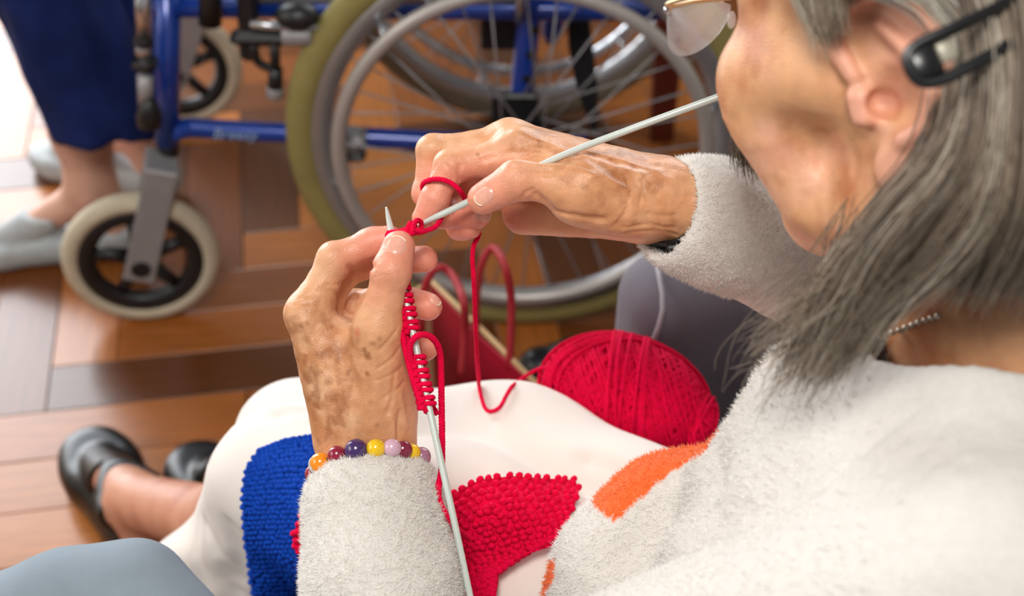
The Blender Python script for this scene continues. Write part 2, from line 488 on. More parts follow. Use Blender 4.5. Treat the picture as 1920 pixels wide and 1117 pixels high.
YN, YF, WX, WR = 1.535, 2.065, .014, .305
chair = thing('wheelchair', 'blue-framed folding wheelchair with spoked wheels parked on the parquet', 'wheelchair', (WX, 1.8, 0))
YA = np.array([0, 1., 0])
def drive_wheel(y, side, tire):
    c = np.array([WX, y, WR])
    w = bpy.data.objects.new('drive_wheel', None); C.objects.link(w); w.parent = chair
    t = np.arange(18) * 2 * math.pi / 18
    prof = [(WR - .021 + .021 * math.cos(a), .0175 * math.sin(a)) for a in t]
    MB().lathe(c, YA, prof, 72).build('tire', M[tire], w)
    prof = [(WR - .038, -.0135), (WR - .033, -.013), (WR - .038, -.009), (WR - .050, -.006), (WR - .053, 0), (WR - .050, .006), (WR - .038, .009), (WR - .033, .013), (WR - .038, .0135), (WR - .056, .008), (WR - .060, 0), (WR - .056, -.008)]
    MB().lathe(c, YA, prof, 72).build('rim', M['alu'], w)
    ch = c + YA * side * .034
    MB().ring(ch, YA, WR - .071, .0098, 72, 8).build('push_rim', M['push_rim'] if side < 0 else M['chrome'], w)
    for k in range(6):
        a = k * math.pi / 3 + .25; e = np.array([math.cos(a), 0, math.sin(a)])
        MB().tube([c + e * (WR - .054) + YA * side * .006, c + e * (WR - .062) + YA * side * .02, ch + e * (WR - .071)], .0045, 6).build('rim_tab', M['chrome'], w)
    h = MB(); h.cyl(c - YA * .034, c + YA * .034, .017, 20); h.cyl(c - YA * .036, c - YA * .028, .030, 20); h.cyl(c + YA * .028, c + YA * .036, .030, 20); h.cyl(c - YA * side * .02, c + YA * side * .05, .011, 16)
    h.build('hub', M['black_plastic'], w)
    for k in range(36):
        a = k * 2 * math.pi / 36; s = 1 if k % 2 else -1
        a2 = a + (.9 if (k // 2) % 2 else -.9)
        MB().tube([c + .027 * np.array([math.cos(a2), 0, math.sin(a2)]) + YA * s * .03, c + (WR - .056) * np.array([math.cos(a), 0, math.sin(a)])], .0013, 5).build('spoke', M['dull_metal'], w)
drive_wheel(YN, -1, 'tire_olive'); drive_wheel(YF, 1, 'tire_brown')

def caster(c, top, R, yaw):
    w = bpy.data.objects.new('caster', None); C.objects.link(w); w.parent = chair
    ax = np.array([math.sin(yaw), math.cos(yaw), 0.]); e1 = np.array([math.cos(yaw), -math.sin(yaw), 0.]); e2 = np.array([0, 0, 1.])
    t = np.arange(16) * 2 * math.pi / 16
    MB().lathe(c, ax, [(R - .0135 + .0135 * math.cos(a), .016 * math.sin(a)) for a in t], 48).build('tire', M['tire_grey'], w)
    MB().lathe(c, ax, [(R - .022, -.012), (R - .018, 0), (R - .022, .012), (R - .040, .011), (R - .046, 0), (R - .040, -.011)], 48).build('wheel_ring', M['black_plastic'], w)
    for k in range(5):
        a = k * 2 * math.pi / 5 + .35
        MB().tube([c + (.012) * (math.cos(a) * e1 + math.sin(a) * e2), c + (R - .04) * (math.cos(a) * e1 + math.sin(a) * e2)], [.011, .0085], 8).build('wheel_spoke', M['black_plastic'], w)
    MB().cyl(c - ax * .03, c + ax * .03, .014, 16).build('axle', M['black_plastic'], w)
    d = nrm(top - c); sd = nrm(np.cross(ax, d))
    for s in (-1, 1):
        MB().box((c + top) / 2 + ax * s * .025 - d * .004, (.042, .006, np.linalg.norm(top - c) + .036), (sd, ax, d), .3).build('fork_blade', M['dull_metal'], w, False)
    MB().box(top + d * .012, (.044, .058, .012), (sd, ax, d), .2).build('fork_crown', M['dull_metal'], w, False)
post_b = PY(307, 286, 1.555)
cn = PZ(262, 492, .107); cn[1] = 1.545
caster(cn, np.array([post_b[0] - .010, post_b[1], post_b[2] - .03]), .107, math.radians(-10))
caster(np.array([-.555, 2.05, .107]), np.array([-.50, 2.05, .24]), .107, math.radians(-6))

def side_frame(y, near):
    s = 1 if near else -1
    fx = post_b[0]
    zb, zt = post_b[2], .475
    yi = y
    MB().tube([(fx, yi, zb), (PY(309, 20, 1.555)[0], yi, zt + .02)], .0165, 14).build('front_post', M['blue_frame'], chair)
    MB().cyl((fx, yi, zb - .02), (fx, yi, zb + .002), .014).build('caster_bearing', M['black_plastic'], chair)
    MB().tube(catmull([(fx, yi, zb + .008), (fx + .03, yi, zb + .022), (fx + .09, yi, .293), (.0, yi, .27), (.10, yi, .268)], 8), .0135, 12).build('lower_rail', M['blue_frame'], chair)
    MB().tube([(fx, yi, zt), (.06, yi, zt - .005), (.2, yi, zt - .005)], .0135, 12).build('upper_rail', M['blue_frame'], chair)
    MB().tube([(.0, yi, .262), (.008, yi, .30), (.035, yi, .62), (.05, yi, .93)], .015, 14).build('rear_post', M['blue_frame'], chair)
    MB().box((.004, yi - .016 * s, .31), (.06, .012, .10), bev=.3).build('axle_plate', M['black_plastic'], chair, False)
    for k in range(4):
        MB().cyl((.014 + k * .0045, yi - .0155 * s, .345 + .035 * k), (.014 + k * .0045, yi - .01 * s, .345 + .035 * k), .006).build('post_hole_plug', M['black_plastic'], chair)
    MB().tube([(fx + .12, yi, .49), (.02, yi, .49)], .012, 10).build('seat_rail', M['alu'], chair)
side_frame(1.58, True); side_frame(2.02, False)
# cross brace, seat and what hangs between the sides
seat = MB(); g = []
for i in range(9):
    for j in range(9):
        x = -.34 + .4 * i / 8; y = 1.57 + .46 * j / 8
        g.append((x, y, .512 - .02 * math.sin(math.pi * j / 8)))
n9 = len(g); g += [(a, b, c - .006) for a, b, c in g]
Fq = [(i * 9 + j, i * 9 + j + 9, i * 9 + j + 10, i * 9 + j + 1) for i in range(8) for j in range(8)]
seat.add(g, Fq + [tuple(k + n9 for k in f[::-1]) for f in Fq] + [(i, i + 1, i + 1 + n9, i + n9) for i in range(8)])
seat.build('seat_sling', M['black_web'], chair)
cl = PY(650, 262, 1.565)
MB().box(cl, (.052, .036, .030), bev=.25).build('rail_clamp', M['dull_metal'], chair, False)
MB().box(cl + np.array([.0, 0, -.022]), (.048, .032, .014), bev=.4).build('clamp_pad', M['black_plastic'], chair, False)
MB().tube([cl + np.array([.018, -.0175, .0]), cl + np.array([.018, -.0195, .0])], .004, 8).build('clamp_bolt', M['black_plastic'], chair)
# parking brake in front of the near wheel
b0 = PY(478, 60, 1.55)
MB().box(b0 + np.array([-.006, 0, .02]), (.022, .024, .12), (nrm([.97, 0, -.08]), [0, 1, 0], nrm([.08, 0, .97])), .35).build('brake_bracket', M['black_plastic'], chair, False)
MB().box(PY(490, 68, 1.545), (.075, .03, .022), bev=.4).build('brake_block', M['black_plastic'], chair, False)
MB().tube([PY(470, 45, 1.53), PY(535, 50, 1.53), PY(600, 52, 1.53)], .0062, 10).build('brake_rod', M['chrome'], chair)
MB().cyl(PY(530, 66, 1.532), PY(585, 66, 1.532), .013, 14).build('brake_sleeve', M['dull_metal'], chair)
MB().ell(PY(557, 30, 1.53), (.028, .02, .017)).build('brake_knob', M['black_plastic'], chair)
MB().tube(catmull([PY(475, 85, 1.54), PY(483, 115, 1.54), PY(512, 130, 1.54)], 6), .006, 8).build('brake_link', M['black_plastic'], chair)
MB().tube([PY(514, 75, 1.54), PY(517, 140, 1.54)], .0065, 8).build('brake_arm', M['black_plastic'], chair)
MB().tube([PY(517, 128, 1.54), PY(516, 168, 1.54)], [.009, .010], 10).build('brake_shoe', M['black_plastic'], chair)
MB().cyl(PY(516, 163, 1.54), PY(516, 182, 1.54), .011).build('shoe_cap', M['dull_metal'], chair)
MB().tube([PY(394, -60, 1.55), PY(394, 44, 1.55)], [.0135, .0145], 12).build('grip', M['black_plastic'], chair)
MB().tube([PY(468, -60, 1.55), PY(462, 40, 1.55)], .0115, 12).build('lever', M['black_plastic'], chair)
# leg-rest hanger in front of the post
MB().tube([PY(269, -40, 1.54), PY(269, 70, 1.54)], .0105, 10).build('hanger_tube', M['chrome'], chair)
MB().cyl(PY(269, 70, 1.54), PY(269, 84, 1.54), .0125).build('hanger_collar', M['black_plastic'], chair)
MB().cyl(PY(269, 84, 1.54), PY(269, 102, 1.54), .010).build('hanger_pin', M['chrome'], chair)
MB().box(PY(272, 118, 1.538), (.03, .028, .028), bev=.4).build('hanger_latch', M['black_plastic'], chair, False)
MB().tube([PY(272, 140, 1.54), PY(274, 195, 1.54)], .010, 10).build('hanger_tube', M['dull_metal'], chair)
MB().tube([PY(279, 182, 1.535), PY(279, 200, 1.535), PY(280, 222, 1.535), PY(280, 235, 1.535)], [.006, .013, .017, .015], 12).build('hanger_foot', M['black_plastic'], chair)
# behind the rear post: guard, second tube, hanging belt, anti-tip knob
g0 = PY(935, 20, 1.6)
MB().box(g0, (.045, .008, .11), bev=.3).build('side_guard', M['black_plastic'], chair, False)
MB().tube([PY(1038, -60, 1.66), PY(1036, 60, 1.66), PY(1033, 78, 1.66)], [.014, .014, .009], 12).build('armrest_socket', M['blue_frame'], chair)
MB().tube([PY(972, 40, 1.56), PY(978, -40, 1.56)], .006, 8).build('cable', M['chrome'], chair)
MB().ell(PY(1118, 12, 1.7), (.022, .015, .02)).build('tip_knob', M['black_plastic'], chair)
MB().ring(PY(1120, 12, 1.69), (0, 1, .4), .024, .003, 24, 6).build('knob_ring', M['chrome'], chair)
bl = catmull([PY(1082, -60, 1.62), PY(1085, 40, 1.62), PY(1092, 110, 1.62), PY(1104, 180, 1.62), PY(1116, 250, 1.62)], 5)
MB().tube(bl, np.interp(np.arange(len(bl)), [0, 8, 14, 20], [.012, .016, .014, .003]), 8, flat=(.15, 1)).build('belt', M['black_web'], chair)
# faint lettering on the lower rail
fc = bpy.data.curves.new('rail_lettering', 'FONT'); fc.body = 'Breezy'; fc.size = .021; fc.extrude = .0002; fc.shear = .3
fc.materials.append(M['letters'])
ft = bpy.data.objects.new('rail_lettering', fc); C.objects.link(ft)
fm_ = bpy.data.meshes.new_from_object(ft); bpy.data.objects.remove(ft); bpy.data.curves.remove(fc)
fo = bpy.data.objects.new('rail_lettering', fm_); C.objects.link(fo); fo.parent = chair
lp = PY(396, 246, 1.565); rl = root_loc(chair)
fo.location = (lp[0] - rl[0], 1.5655 - rl[1], .2905 - rl[2]); fo.rotation_euler = (math.pi / 2, math.radians(2.5), 0)

# ================================================================== the person behind the wheelchair front
def skin_mat(name, sss=.12):
    return mat(name, None, .37, var=.07, vscale=160, bump=.35, bscale=900, attr='Col', sss=sss, vor=.28, vorscale=620, bdist=.0008, spec=.45)
M['skin'] = skin_mat('skin')
M['skin_plain'] = mat('skin_plain', lin(206, 160, 140), .5, var=.1, vscale=40, sss=.1)
M['navy'] = mat('navy_cotton', lin(16, 32, 82), .9, var=.25, vscale=25, bump=.3, bscale=60, spec=.2)
M['shoe_grey'] = mat('shoe_grey', lin(168, 174, 176), .6, var=.12, vscale=50, bump=.3, bscale=120)
M['sole'] = mat('sole', lin(90, 84, 76), .8)
vis = thing('person', 'person in navy cropped trousers and grey flat shoes, only the lower legs showing', 'person', (-.66, 1.72, 0))
feet = []
def visitor_leg(ank, toe, knee, k):
    a = np.array(ank); t = np.array(toe); kn = np.array(knee)
    f = nrm([t[0] - a[0], t[1] - a[1], 0]); s = np.cross([0, 0, 1.], f)
    heel = np.array([a[0], a[1], .03]) - f * .035
    def skin(p):
        d = chain(p, [kn, a + (kn - a) * .25, a + [0, 0, .01], heel + f * .01 + [0, 0, .02]], [.055, .042, .033, .026], .02)
        d = smin(d, cap(p, a + f * .02 - [0, 0, .02], t - f * .03, .027, .014), .02)
        return smin(d, cap(p, a + s * .012, a + s * .03, .014, .008), .012)
    return skin, f, s, heel, t, a
L1 = visitor_leg(PZ(172, 350, .125), PZ(-62, 468, .022), np.array([-.60, 1.70, .52]), 0)
L2 = visitor_leg(PZ(248, 236, .125), PZ(62, 288, .022), np.array([-.56, 1.90, .52]), 1)
V, F = sdf_mesh(lambda p: np.minimum(L1[0](p), np.minimum(L2[0](p), cap(p, L1[0].__closure__ and np.array([-.60, 1.70, .52]), np.array([-.56, 1.90, .52]), .05, .05))), (-1.05, 1.45, -.02), (-.4, 2.15, .6), .006)
link_mesh('body', V, F, M['skin_plain'], vis)
for q in (L1, L2):
    skin, f, s, heel, t, a = q
    up = np.array([0, 0, 1.])
    def shoe(p, heel=heel, t=t, f=f, s=s):
        d = cap(p, heel + up * .006, t - f * .045 + up * .004, .034, .036)
        d = smin(d, cap(p, t - f * .05 + up * .004, t - f * .018, .036, .022), .02)
        w = (p - np.asarray(heel, np.float32)) @ np.asarray(f, np.float32)
        top = p[:, 2] - (.062 - .018 * np.clip(w / .16, 0, 1))
        d = smax(d, top, .008); d = smax(d, -p[:, 2] + .001, .004)
        mid = heel + (t - heel) * .26 + up * .066
        op = ell_d(p, mid, (.072, .03, .036), np.stack([f, s, up]))
        d = smax(d, -op, .008)
        vp = np.maximum(np.maximum(skin(p) - .006, p[:, 2] - .085), -(w - .095))
        return np.maximum(smin(d, vp.astype(np.float32), .006), -p[:, 2] + .001)
    lo = np.minimum(heel, t) - .07; hi = np.maximum(heel, t) + .08; lo[2] = -.01
    V, F = sdf_mesh(shoe, lo, hi, .0045)
    link_mesh('shoe', V, F, M['shoe_grey'], vis)
hem1, hem2 = PZ(195, 225, .25), PZ(232, 165, .25)
def vtrous(p):
    n1 = 26.
    d1 = cap(p, hem1 - [0, 0, .02], [-.635, 1.70, .62], .072, .088)
    d1 = smax(d1, -(p[:, 2] - (.228 + .05 * (p[:, 0] - hem1[0]) - .25 * (p[:, 1] - hem1[1]))), .012)
    d2 = cap(p, hem2 - [0, 0, .02], [-.575, 1.90, .62], .066, .085)
    d2 = smax(d2, -(p[:, 2] - .262), .012)
    d = smin(d1, d2, .02)
    q = p * np.array([n1, n1, n1 * .35], np.float32)
    return d + .012 * (vnoise(q, 3).astype(np.float32) - .5) + .006 * (vnoise(q * 2.3, 5).astype(np.float32) - .5)
V, F = sdf_mesh(vtrous, (-.95, 1.5, .18), (-.42, 2.1, .66), .006, slack=.01)
link_mesh('trousers', V, F, M['navy'], vis)

# ================================================================== table whose leg stands behind
M['mahogany'] = mat('mahogany', lin(86, 26, 18), .35, var=.2, vscale=18, coat=.3)
lf = PZ(1228, 262, 0.0)
tb = thing('wooden_table', 'dark red wooden table, one square leg showing behind the wheelchair', 'table', (lf[0] + .35, lf[1] + .4, 0))
tx = (lf[0] + .01, lf[0] + .95); ty = (lf[1] + .012, lf[1] + .98)
for x in tx:
    for y in ty:
        lg = MB(); q = []
        for z, h in ((0, .0185), (.004, .0195), (.4, .0245), (.66, .027), (.664, .026)):
            q += [(x - h, y - h, z), (x + h, y - h, z), (x + h, y + h, z), (x - h, y + h, z)]
        lg.add(q, [(i * 4 + j, i * 4 + (j + 1) % 4, i * 4 + 4 + (j + 1) % 4, i * 4 + 4 + j) for i in range(4) for j in range(4)] + [(3, 2, 1, 0), (16, 17, 18, 19)])
        lg.build('leg', M['mahogany'], tb, False)
MB().box((sum(tx) / 2, sum(ty) / 2, .72), (tx[1] - tx[0] + .2, ty[1] - ty[0] + .2, .03), bev=.2).build('tabletop', M['mahogany'], tb, False)
for y in ty: MB().box((sum(tx) / 2, y, .67), (tx[1] - tx[0] - .05, .02, .07)).build('apron', M['mahogany'], tb, False)
for x in tx: MB().box((x, sum(ty) / 2, .67), (.02, ty[1] - ty[0] - .05, .07)).build('apron', M['mahogany'], tb, False)

# ================================================================== red paper bag
M['bag_red'] = mat('bag_red', lin(166, 18, 46), .5, var=.12, vscale=30)
M['bag_kraft'] = mat('bag_kraft', lin(205, 172, 128), .8, var=.1, vscale=30)
M['cord'] = mat('cord', lin(150, 22, 34), .6, var=.15, vscale=200)
zr = .34
A, B = PZ(806, 524, zr), PZ(1015, 728, zr)          # far rim, left to right
dn = nrm([-(B - A)[1], (B - A)[0], 0]); 
if dn[1] > 0: dn = -dn
D_, E_ = A + dn * .105, B + dn * .105               # near rim
bag = thing('paper_bag', 'red paper gift bag with cord handles standing open on the parquet', 'bag', ((A + E_) / 2)[:2].tolist() + [0])
def wall(p, q, name, m, inset, hh=zr, z0=0.):
    nn = nrm(np.cross(q - p, [0, 0, 1.]))
    w = MB(); pts = []
    for off in (0, .0025):
        for k in range(5):
            u = k / 4; bow = .006 * math.sin(math.pi * u) * inset
            b = p + (q - p) * u + nn * (off + bow)
            c = p + (q - p) * u + nn * off
            pts += [(c[0], c[1], z0), ((b[0] + c[0]) / 2, (b[1] + c[1]) / 2, (z0 + hh) / 2), (b[0], b[1], hh)]
    F = []
    for k in range(4):
        for r in range(2):
            i = k * 3 + r
            F += [(i, i + 1, i + 4, i + 3), (i + 15 + 3, i + 15 + 4, i + 15 + 1, i + 15)]
        F += [(k * 3 + 2, k * 3 + 17, k * 3 + 20, k * 3 + 5), (k * 3, k * 3 + 3, k * 3 + 18, k * 3 + 15)]
    F += [(0, 15, 16, 1), (1, 16, 17, 2), (12, 13, 28, 27), (13, 14, 29, 28)]
    return w.add(pts, F).build(name, m, bag, False)
wall(A, B, 'panel', M['bag_red'], 1); wall(E_, D_, 'panel', M['bag_red'], -1)
wall(D_, A, 'gusset', M['bag_kraft'], 1); wall(B, E_, 'gusset', M['bag_kraft'], 1)
MB().box(((A + E_) / 2)[:2].tolist() + [.004], (np.linalg.norm(B - A), .1, .004), (nrm(B - A), -dn, [0, 0, 1.]), .1).build('base', M['bag_red'], bag, False)
up = np.array([0, 0, 1.])
for p, q in ((A, B), (D_, E_)):
    MB().tube([p + up * .0, p + (q - p) * .5 + up * .001, q], .0032, 6).build('rim', M['bag_kraft'], bag)
def handle(pxs, y0):
    MB().tube(catmull([P(*q) for q in pxs], 8), .0042, 8).build('handle', M['cord'], bag)
dA = lambda p: float(p[1] * CP - (p[2] - CAM_H) * SP)
h1, h2 = A + (B - A) * .42, A + (B - A) * .74
d1, d2 = dA(h1), dA(h2)
handle([(893, 640, d1), (893, 560, d1 - .03), (903, 495, d1 - .05), (924, 465, d1 - .06), (947, 500, d2 - .045), (959, 570, d2 - .02), (955, 690, d2)], 0)
h1, h2 = D_ + (E_ - D_) * .2, D_ + (E_ - D_) * .75
d1, d2 = dA(h1), dA(h2)
handle([(790, 620, d1), (795, 545, d1 - .04), (818, 503, d1 - .06), (845, 512, d1 - .06), (868, 560, d2 - .05), (872, 620, d2 - .02), (866, 700, d2)], 0)

# black shoe tucked between the bag and the armchair
M['black_leather'] = mat('black_leather', lin(14, 13, 15), .32, var=.25, vscale=40, bump=.2, bscale=160, spec=.4)
sh0 = PZ(1012, 690, .03)
V, F = sdf_mesh(lambda p: smax(smin(cap(p, sh0, sh0 + [.05, .0, .0], .030, .034), cap(p, sh0 + [.05, .0, .01], sh0 + [.15, -.01, .012], .034, .03), .02), -p[:, 2] + .001, .004), sh0 - [.08, .08, .05], sh0 + [.22, .1, .08], .005)
tag(link_mesh('shoe', V, F, M['black_leather'], None, True, None, (sh0[0] + .05, sh0[1], 0)), 'black shoe on the floor between the red paper bag and the yarn ball', 'shoe')
# ================================================================== armchair and cushion
M['grey_uph'] = mat('grey_upholstery', lin(96, 91, 102), .75, var=.08, vscale=12, bump=.25, bscale=420, sheen=.15, bdist=.0006)
M['piping'] = mat('piping', lin(150, 146, 154), .6, var=.05)
M['grey_blue'] = mat('grey_blue_cloth', lin(124, 136, 146), .85, var=.06, vscale=40, bump=.5, bscale=900, bdist=.0005)
arm = thing('armchair', 'grey upholstered armchair with a piped rounded armrest, the knitting woman sitting in it', 'armchair', (.45, .80, 0))
ayaw = math.radians(-24)
af = np.array([-math.cos(ayaw), -math.sin(ayaw) * -1, 0.]); af = nrm([-math.cos(ayaw), math.sin(ayaw) * 1.0, 0])   # chair front
as_ = np.array([-af[1], af[0], 0.])                  # towards the camera
if as_[1] > 0: as_ = -as_
ac = PZ(1122, 466, .565)                             # front top corner of the far armrest
UP = np.array([0, 0, 1.])
def rbox(p, c, half, A, r):
    q = np.abs((p - np.asarray(c, np.float32)) @ np.asarray(A, np.float32).T) - (np.asarray(half, np.float32) - r)
    return np.linalg.norm(np.maximum(q, 0), axis=1) + np.minimum(q.max(1), 0) - r
AX = np.stack([af, as_, UP])
cen = ac - af * .30 + as_ * .05 - UP * .20
def armrest(p):
    d = rbox(p, cen, (.30, .048, .21), AX, .042)
    u = (p - np.asarray(cen, np.float32)) @ np.asarray(AX, np.float32).T
    return d - .004 * np.sin(u[:, 0] * 14 + 1) * np.clip(u[:, 2] * 5, -1, 1)
V, F = sdf_mesh(armrest, cen - .46, cen + .46, .008)
link_mesh('armrest', V, F, M['grey_uph'], arm)
def seatc(p):
    c = cen + as_ * .27 - UP * .02 - af * .03
    d = rbox(p, c, (.28, .205, .075), AX, .035)
    return d
V, F = sdf_mesh(seatc, cen + as_ * .27 - [.45, .45, .2], cen + as_ * .27 + [.45, .45, .2], .009)
link_mesh('seat', V, F, M['grey_uph'], arm)
# loose cushion flap lying over the armrest top
def flap(p):
    c = cen - af * .06 + UP * .185 + as_ * .006
    d = rbox(p, c, (.20, .058, .034), AX, .028)
    return d - .006 * np.sin((p @ np.asarray(af, np.float32)) * 24)
V, F = sdf_mesh(flap, cen - [.4, .4, .0], cen + [.4, .4, .4], .006)
link_mesh('arm_pad', V, F, M['grey_uph'], arm)
fz = [cen + af * .298 + as_ * .044 + UP * z for z in np.linspace(-.18, .15, 12)]
MB().tube(catmull(fz + [cen + af * .285 + as_ * .04 + UP * .195, cen + af * .27 + as_ * .0 + UP * .21], 3), .0022, 6).build('piping', M['piping'], arm)
pe = [cen + af * (.14 - .02 * k) + as_ * .064 + UP * (.175 + .002 * math.sin(k)) for k in range(0, 14)]
MB().tube(catmull(pe, 3), .0022, 6).build('piping', M['piping'], arm)
def backr(p):
    c = cen + as_ * .26 - af * .32 + UP * .10
    return rbox(p, c, (.07, .30, .36), AX, .05)
V, F = sdf_mesh(backr, cen + as_ * .26 - af * .32 - [.45, .45, .45], cen + as_ * .26 - af * .32 + [.45, .45, .6], .012)
link_mesh('backrest', V, F, M['grey_uph'], arm)
for a, b in ((.26, .03), (.26, .48), (-.3, .03), (-.3, .48)):
    q = cen + af * a + as_ * (b - .03)
    MB().cyl((q[0], q[1], 0), (q[0], q[1], cen[2] - .195 if b < .1 else .24), .02, 14).build('foot', M['black_plastic'], arm)

cu0 = P(262, 1052, .93)
def cush(p):
    c = P(150, 1330, .92)
    d = chain(p, [P(-60, 1190, .93), P(120, 1130, .92), P(252, 1100, .915), P(330, 1230, .90), P(480, 1420, .88)], [.030, .026, .021, .026, .03], .03)
    d = smin(d, cap(p, P(0, 1330, .93), P(260, 1290, .91), .06, .05), .06)
    q = p * np.array([18, 18, 18], np.float32)
    return d + .004 * (vnoise(q, 21).astype(np.float32) - .5)
cl_, ch_ = P(100, 1250, .95) - [.26, .2, .16], P(100, 1250, .95) + [.3, .2, .2]
V, F = sdf_mesh(cush, cl_, ch_, .0035, slack=.004)
cb = thing('armchair', 'grey-blue woven fabric armchair, only its padded armrest corner showing at the bottom left', 'armchair', (-.26, .50, 0))
link_mesh('armrest', V, F, M['grey_blue'], cb)
MB().box((-.30, .47, .28), (.16, .22, .46), bev=.15).build('side_panel', M['grey_blue'], cb)
for x in (-.35, -.25):
    for y in (.40, .54): MB().cyl((x, y, 0), (x, y, .06), .015, 12).build('foot', M['black_plastic'], cb)
# ================================================================== the knitting woman
woman = thing('person', 'grey-haired woman in a white fleece sweater and cream trousers, knitting with both hands', 'person', (.2, .7, 0))
M['fleece'] = mat('fleece', None, .95, var=.05, vscale=220, bump=.7, bscale=900, attr='Col', sheen=.1, bdist=.0014)
M['trouser'] = mat('cream_cotton', lin(226, 216, 208), .85, var=.05, vscale=16, bump=.35, bscale=1200, bdist=.0004, sheen=.1)
SK = dict(base=np.array(lin(213, 156, 114)[:3]), red=np.array(lin(224, 144, 122)[:3]), tan=np.array(lin(180, 116, 70)[:3]), spot=np.array(lin(140, 80, 42)[:3]), pale=np.array(lin(230, 188, 152)[:3]))

# ---- left hand (back of the thumb side towards the camera)
LH = dict(
    index=([P(578, 588, .886), P(628, 486, .888), P(692, 456, .889), P(730, 447, .887)], [.0132, .0110, .0090, .0080]),
    middle=([P(586, 603, .907), P(645, 507, .918), P(722, 486, .914), P(796, 486, .904)], [.0135, .0108, .0094, .0086]),
    ring=([P(598, 628, .928), P(662, 572, .936), P(738, 560, .924), P(803, 574, .907)], [.0130, .0104, .0094, .0090]),
    pinky=([P(612, 660, .944), P(672, 640, .946), P(745, 642, .924), P(798, 652, .904)], [.0120, .0094, .0088, .0085]),
    thumb=([P(708, 612, .867), P(734, 508, .859), P(748, 462, .862)], [.0136, .0118, .0098]))
def lpalm(p):
    W1, W2 = P(655, 838, .897), P(728, 838, .898)
    d = cap(p, P(660, 900, .892), W1, .0185, .0175)
    d = smin(d, cap(p, P(728, 900, .893), W2, .0175, .0170), .012)
    d = smin(d, cap(p, P(650, 815, .897), LH['index'][0][0], .0180, .0134), .012)
    d = smin(d, cap(p, P(655, 815, .905), LH['middle'][0][0], .018, .0135), .012)
    d = smin(d, cap(p, P(675, 820, .912), LH['ring'][0][0], .018, .0130), .012)
    d = smin(d, cap(p, P(695, 825, .915), LH['pinky'][0][0], .018, .0120), .012)
    d = smin(d, cap(p, P(712, 800, .890), LH['thumb'][0][0], .0185, .0138), .012)
    d = smin(d, cap(p, P(740, 765, .897), P(722, 650, .884), .0125, .0125), .014)
    d = smin(d, cap(p, P(680, 760, .889), P(640, 655, .890), .0165, .0120), .016)      # web between thumb and index
    d = smin(d, cap(p, P(655, 640, .893), P(690, 650, .886), .0095, .0100), .016)
    d = smin(d, cap(p, P(690, 700, .920), P(660, 640, .925), .018, .016), .02)         # palm filling
    return d
# ---- right hand
RH = dict(
    index=([P(978, 287, .888), P(846, 312, .884), P(815, 372, .883), P(793, 408, .885)], [.0140, .0106, .0088, .0070]),
    middle=([P(956, 268, .905), P(812, 284, .903), P(800, 362, .903), P(830, 408, .903)], [.0140, .0106, .0088, .0076]),
    ring=([P(990, 300, .925), P(850, 332, .922), P(848, 400, .910), P(896, 402, .898)], [.0130, .0102, .0092, .0086]),
    pinky=([P(1020, 345, .940), P(890, 380, .930), P(862, 424, .918), P(880, 426, .908)], [.0120, .0092, .0082, .0078]),
    thumb=([P(1088, 352, .861), P(968, 338, .857), P(906, 372, .860)], [.0158, .0120, .0098]))
def rpalm(p):
    d = cap(p, P(1340, 395, .886), P(1255, 362, .888), .0195, .0185)
    d = smin(d, cap(p, P(1340, 410, .893), P(1250, 400, .896), .0195, .0175), .012)
    d = smin(d, cap(p, P(1235, 360, .889), RH['index'][0][0], .0185, .0138), .012)
    d = smin(d, cap(p, P(1230, 355, .900), RH['middle'][0][0], .018, .0140), .012)
    d = smin(d, cap(p, P(1230, 375, .912), RH['ring'][0][0], .018, .0130), .012)
    d = smin(d, cap(p, P(1225, 395, .918), RH['pinky'][0][0], .018, .0120), .012)
    d = smin(d, cap(p, P(1205, 385, .878), RH['thumb'][0][0], .0190, .0158), .012)
    d = smin(d, cap(p, P(1150, 385, .876), P(1080, 375, .868), .0160, .0140), .014)
    d = smin(d, cap(p, P(1200, 405, .908), P(980, 402, .925), .0150, .0125), .014)
    d = smin(d, cap(p, P(1150, 340, .882), P(1030, 320, .880), .0140, .0110), .014)
    return d
# ridges: tendons and veins (added), creases (cut); pixel paths laid on the skin when the field is traced
def finger_field(H, palm):
    def f(p):
        dp = palm(p); out = None
        for k, (pts, rad) in H.items():
            pts2, rad2 = [], []
            for i in range(len(pts) - 1):                    # bony joints, waisted phalanges
                pts2 += [pts[i], pts[i] + (pts[i + 1] - pts[i]) * .45]
                rad2 += [rad[i], min(rad[i], rad[i + 1]) * (.93 if i < len(pts) - 2 else 1.02)]
            pts2.append(pts[-1]); rad2.append(rad[-1])
            d = smin(dp, chain(p, pts2, rad2, .004), .009)
            out = d if out is None else smin(out, d, .0012)
        return out
    return f
L0, R0 = finger_field(LH, lpalm), finger_field(RH, rpalm)
def on_skin(f, path, d0=.6, d1=1.0):
    q = np.array(path, float); pts, _ = trace(f, q[:, 0], q[:, 1], d0, d1); return pts
def detail(f, ridges, cuts):
    R = [(on_skin(f, p), r, h) for p, r, h in ridges]
    K = [(on_skin(f, p), r, h) for p, r, h in cuts]
    def g(p):
        d = f(p)
        near = np.abs(d) < .0035
        if near.any():
            q = p[near]; e = d[near].copy()
            for pts, r, h in [(a, b, -c) for a, b, c in R] + K:
                c = pts.mean(0); lim = np.linalg.norm(pts - c, axis=1).max() + 2.6 * r
                w = np.nonzero(((q - c.astype(np.float32)) ** 2).sum(1) < lim * lim)[0]
                if len(w):
                    t = chain(q[w], pts, [0] * len(pts), .0005); e[w] += h * np.exp(-(t / r) ** 2)
            e = e + .0009 * (fbm(q, 160, 2, 4).astype(np.float32) - .5)
            d = d.copy(); d[near] = e
        return d
    return g
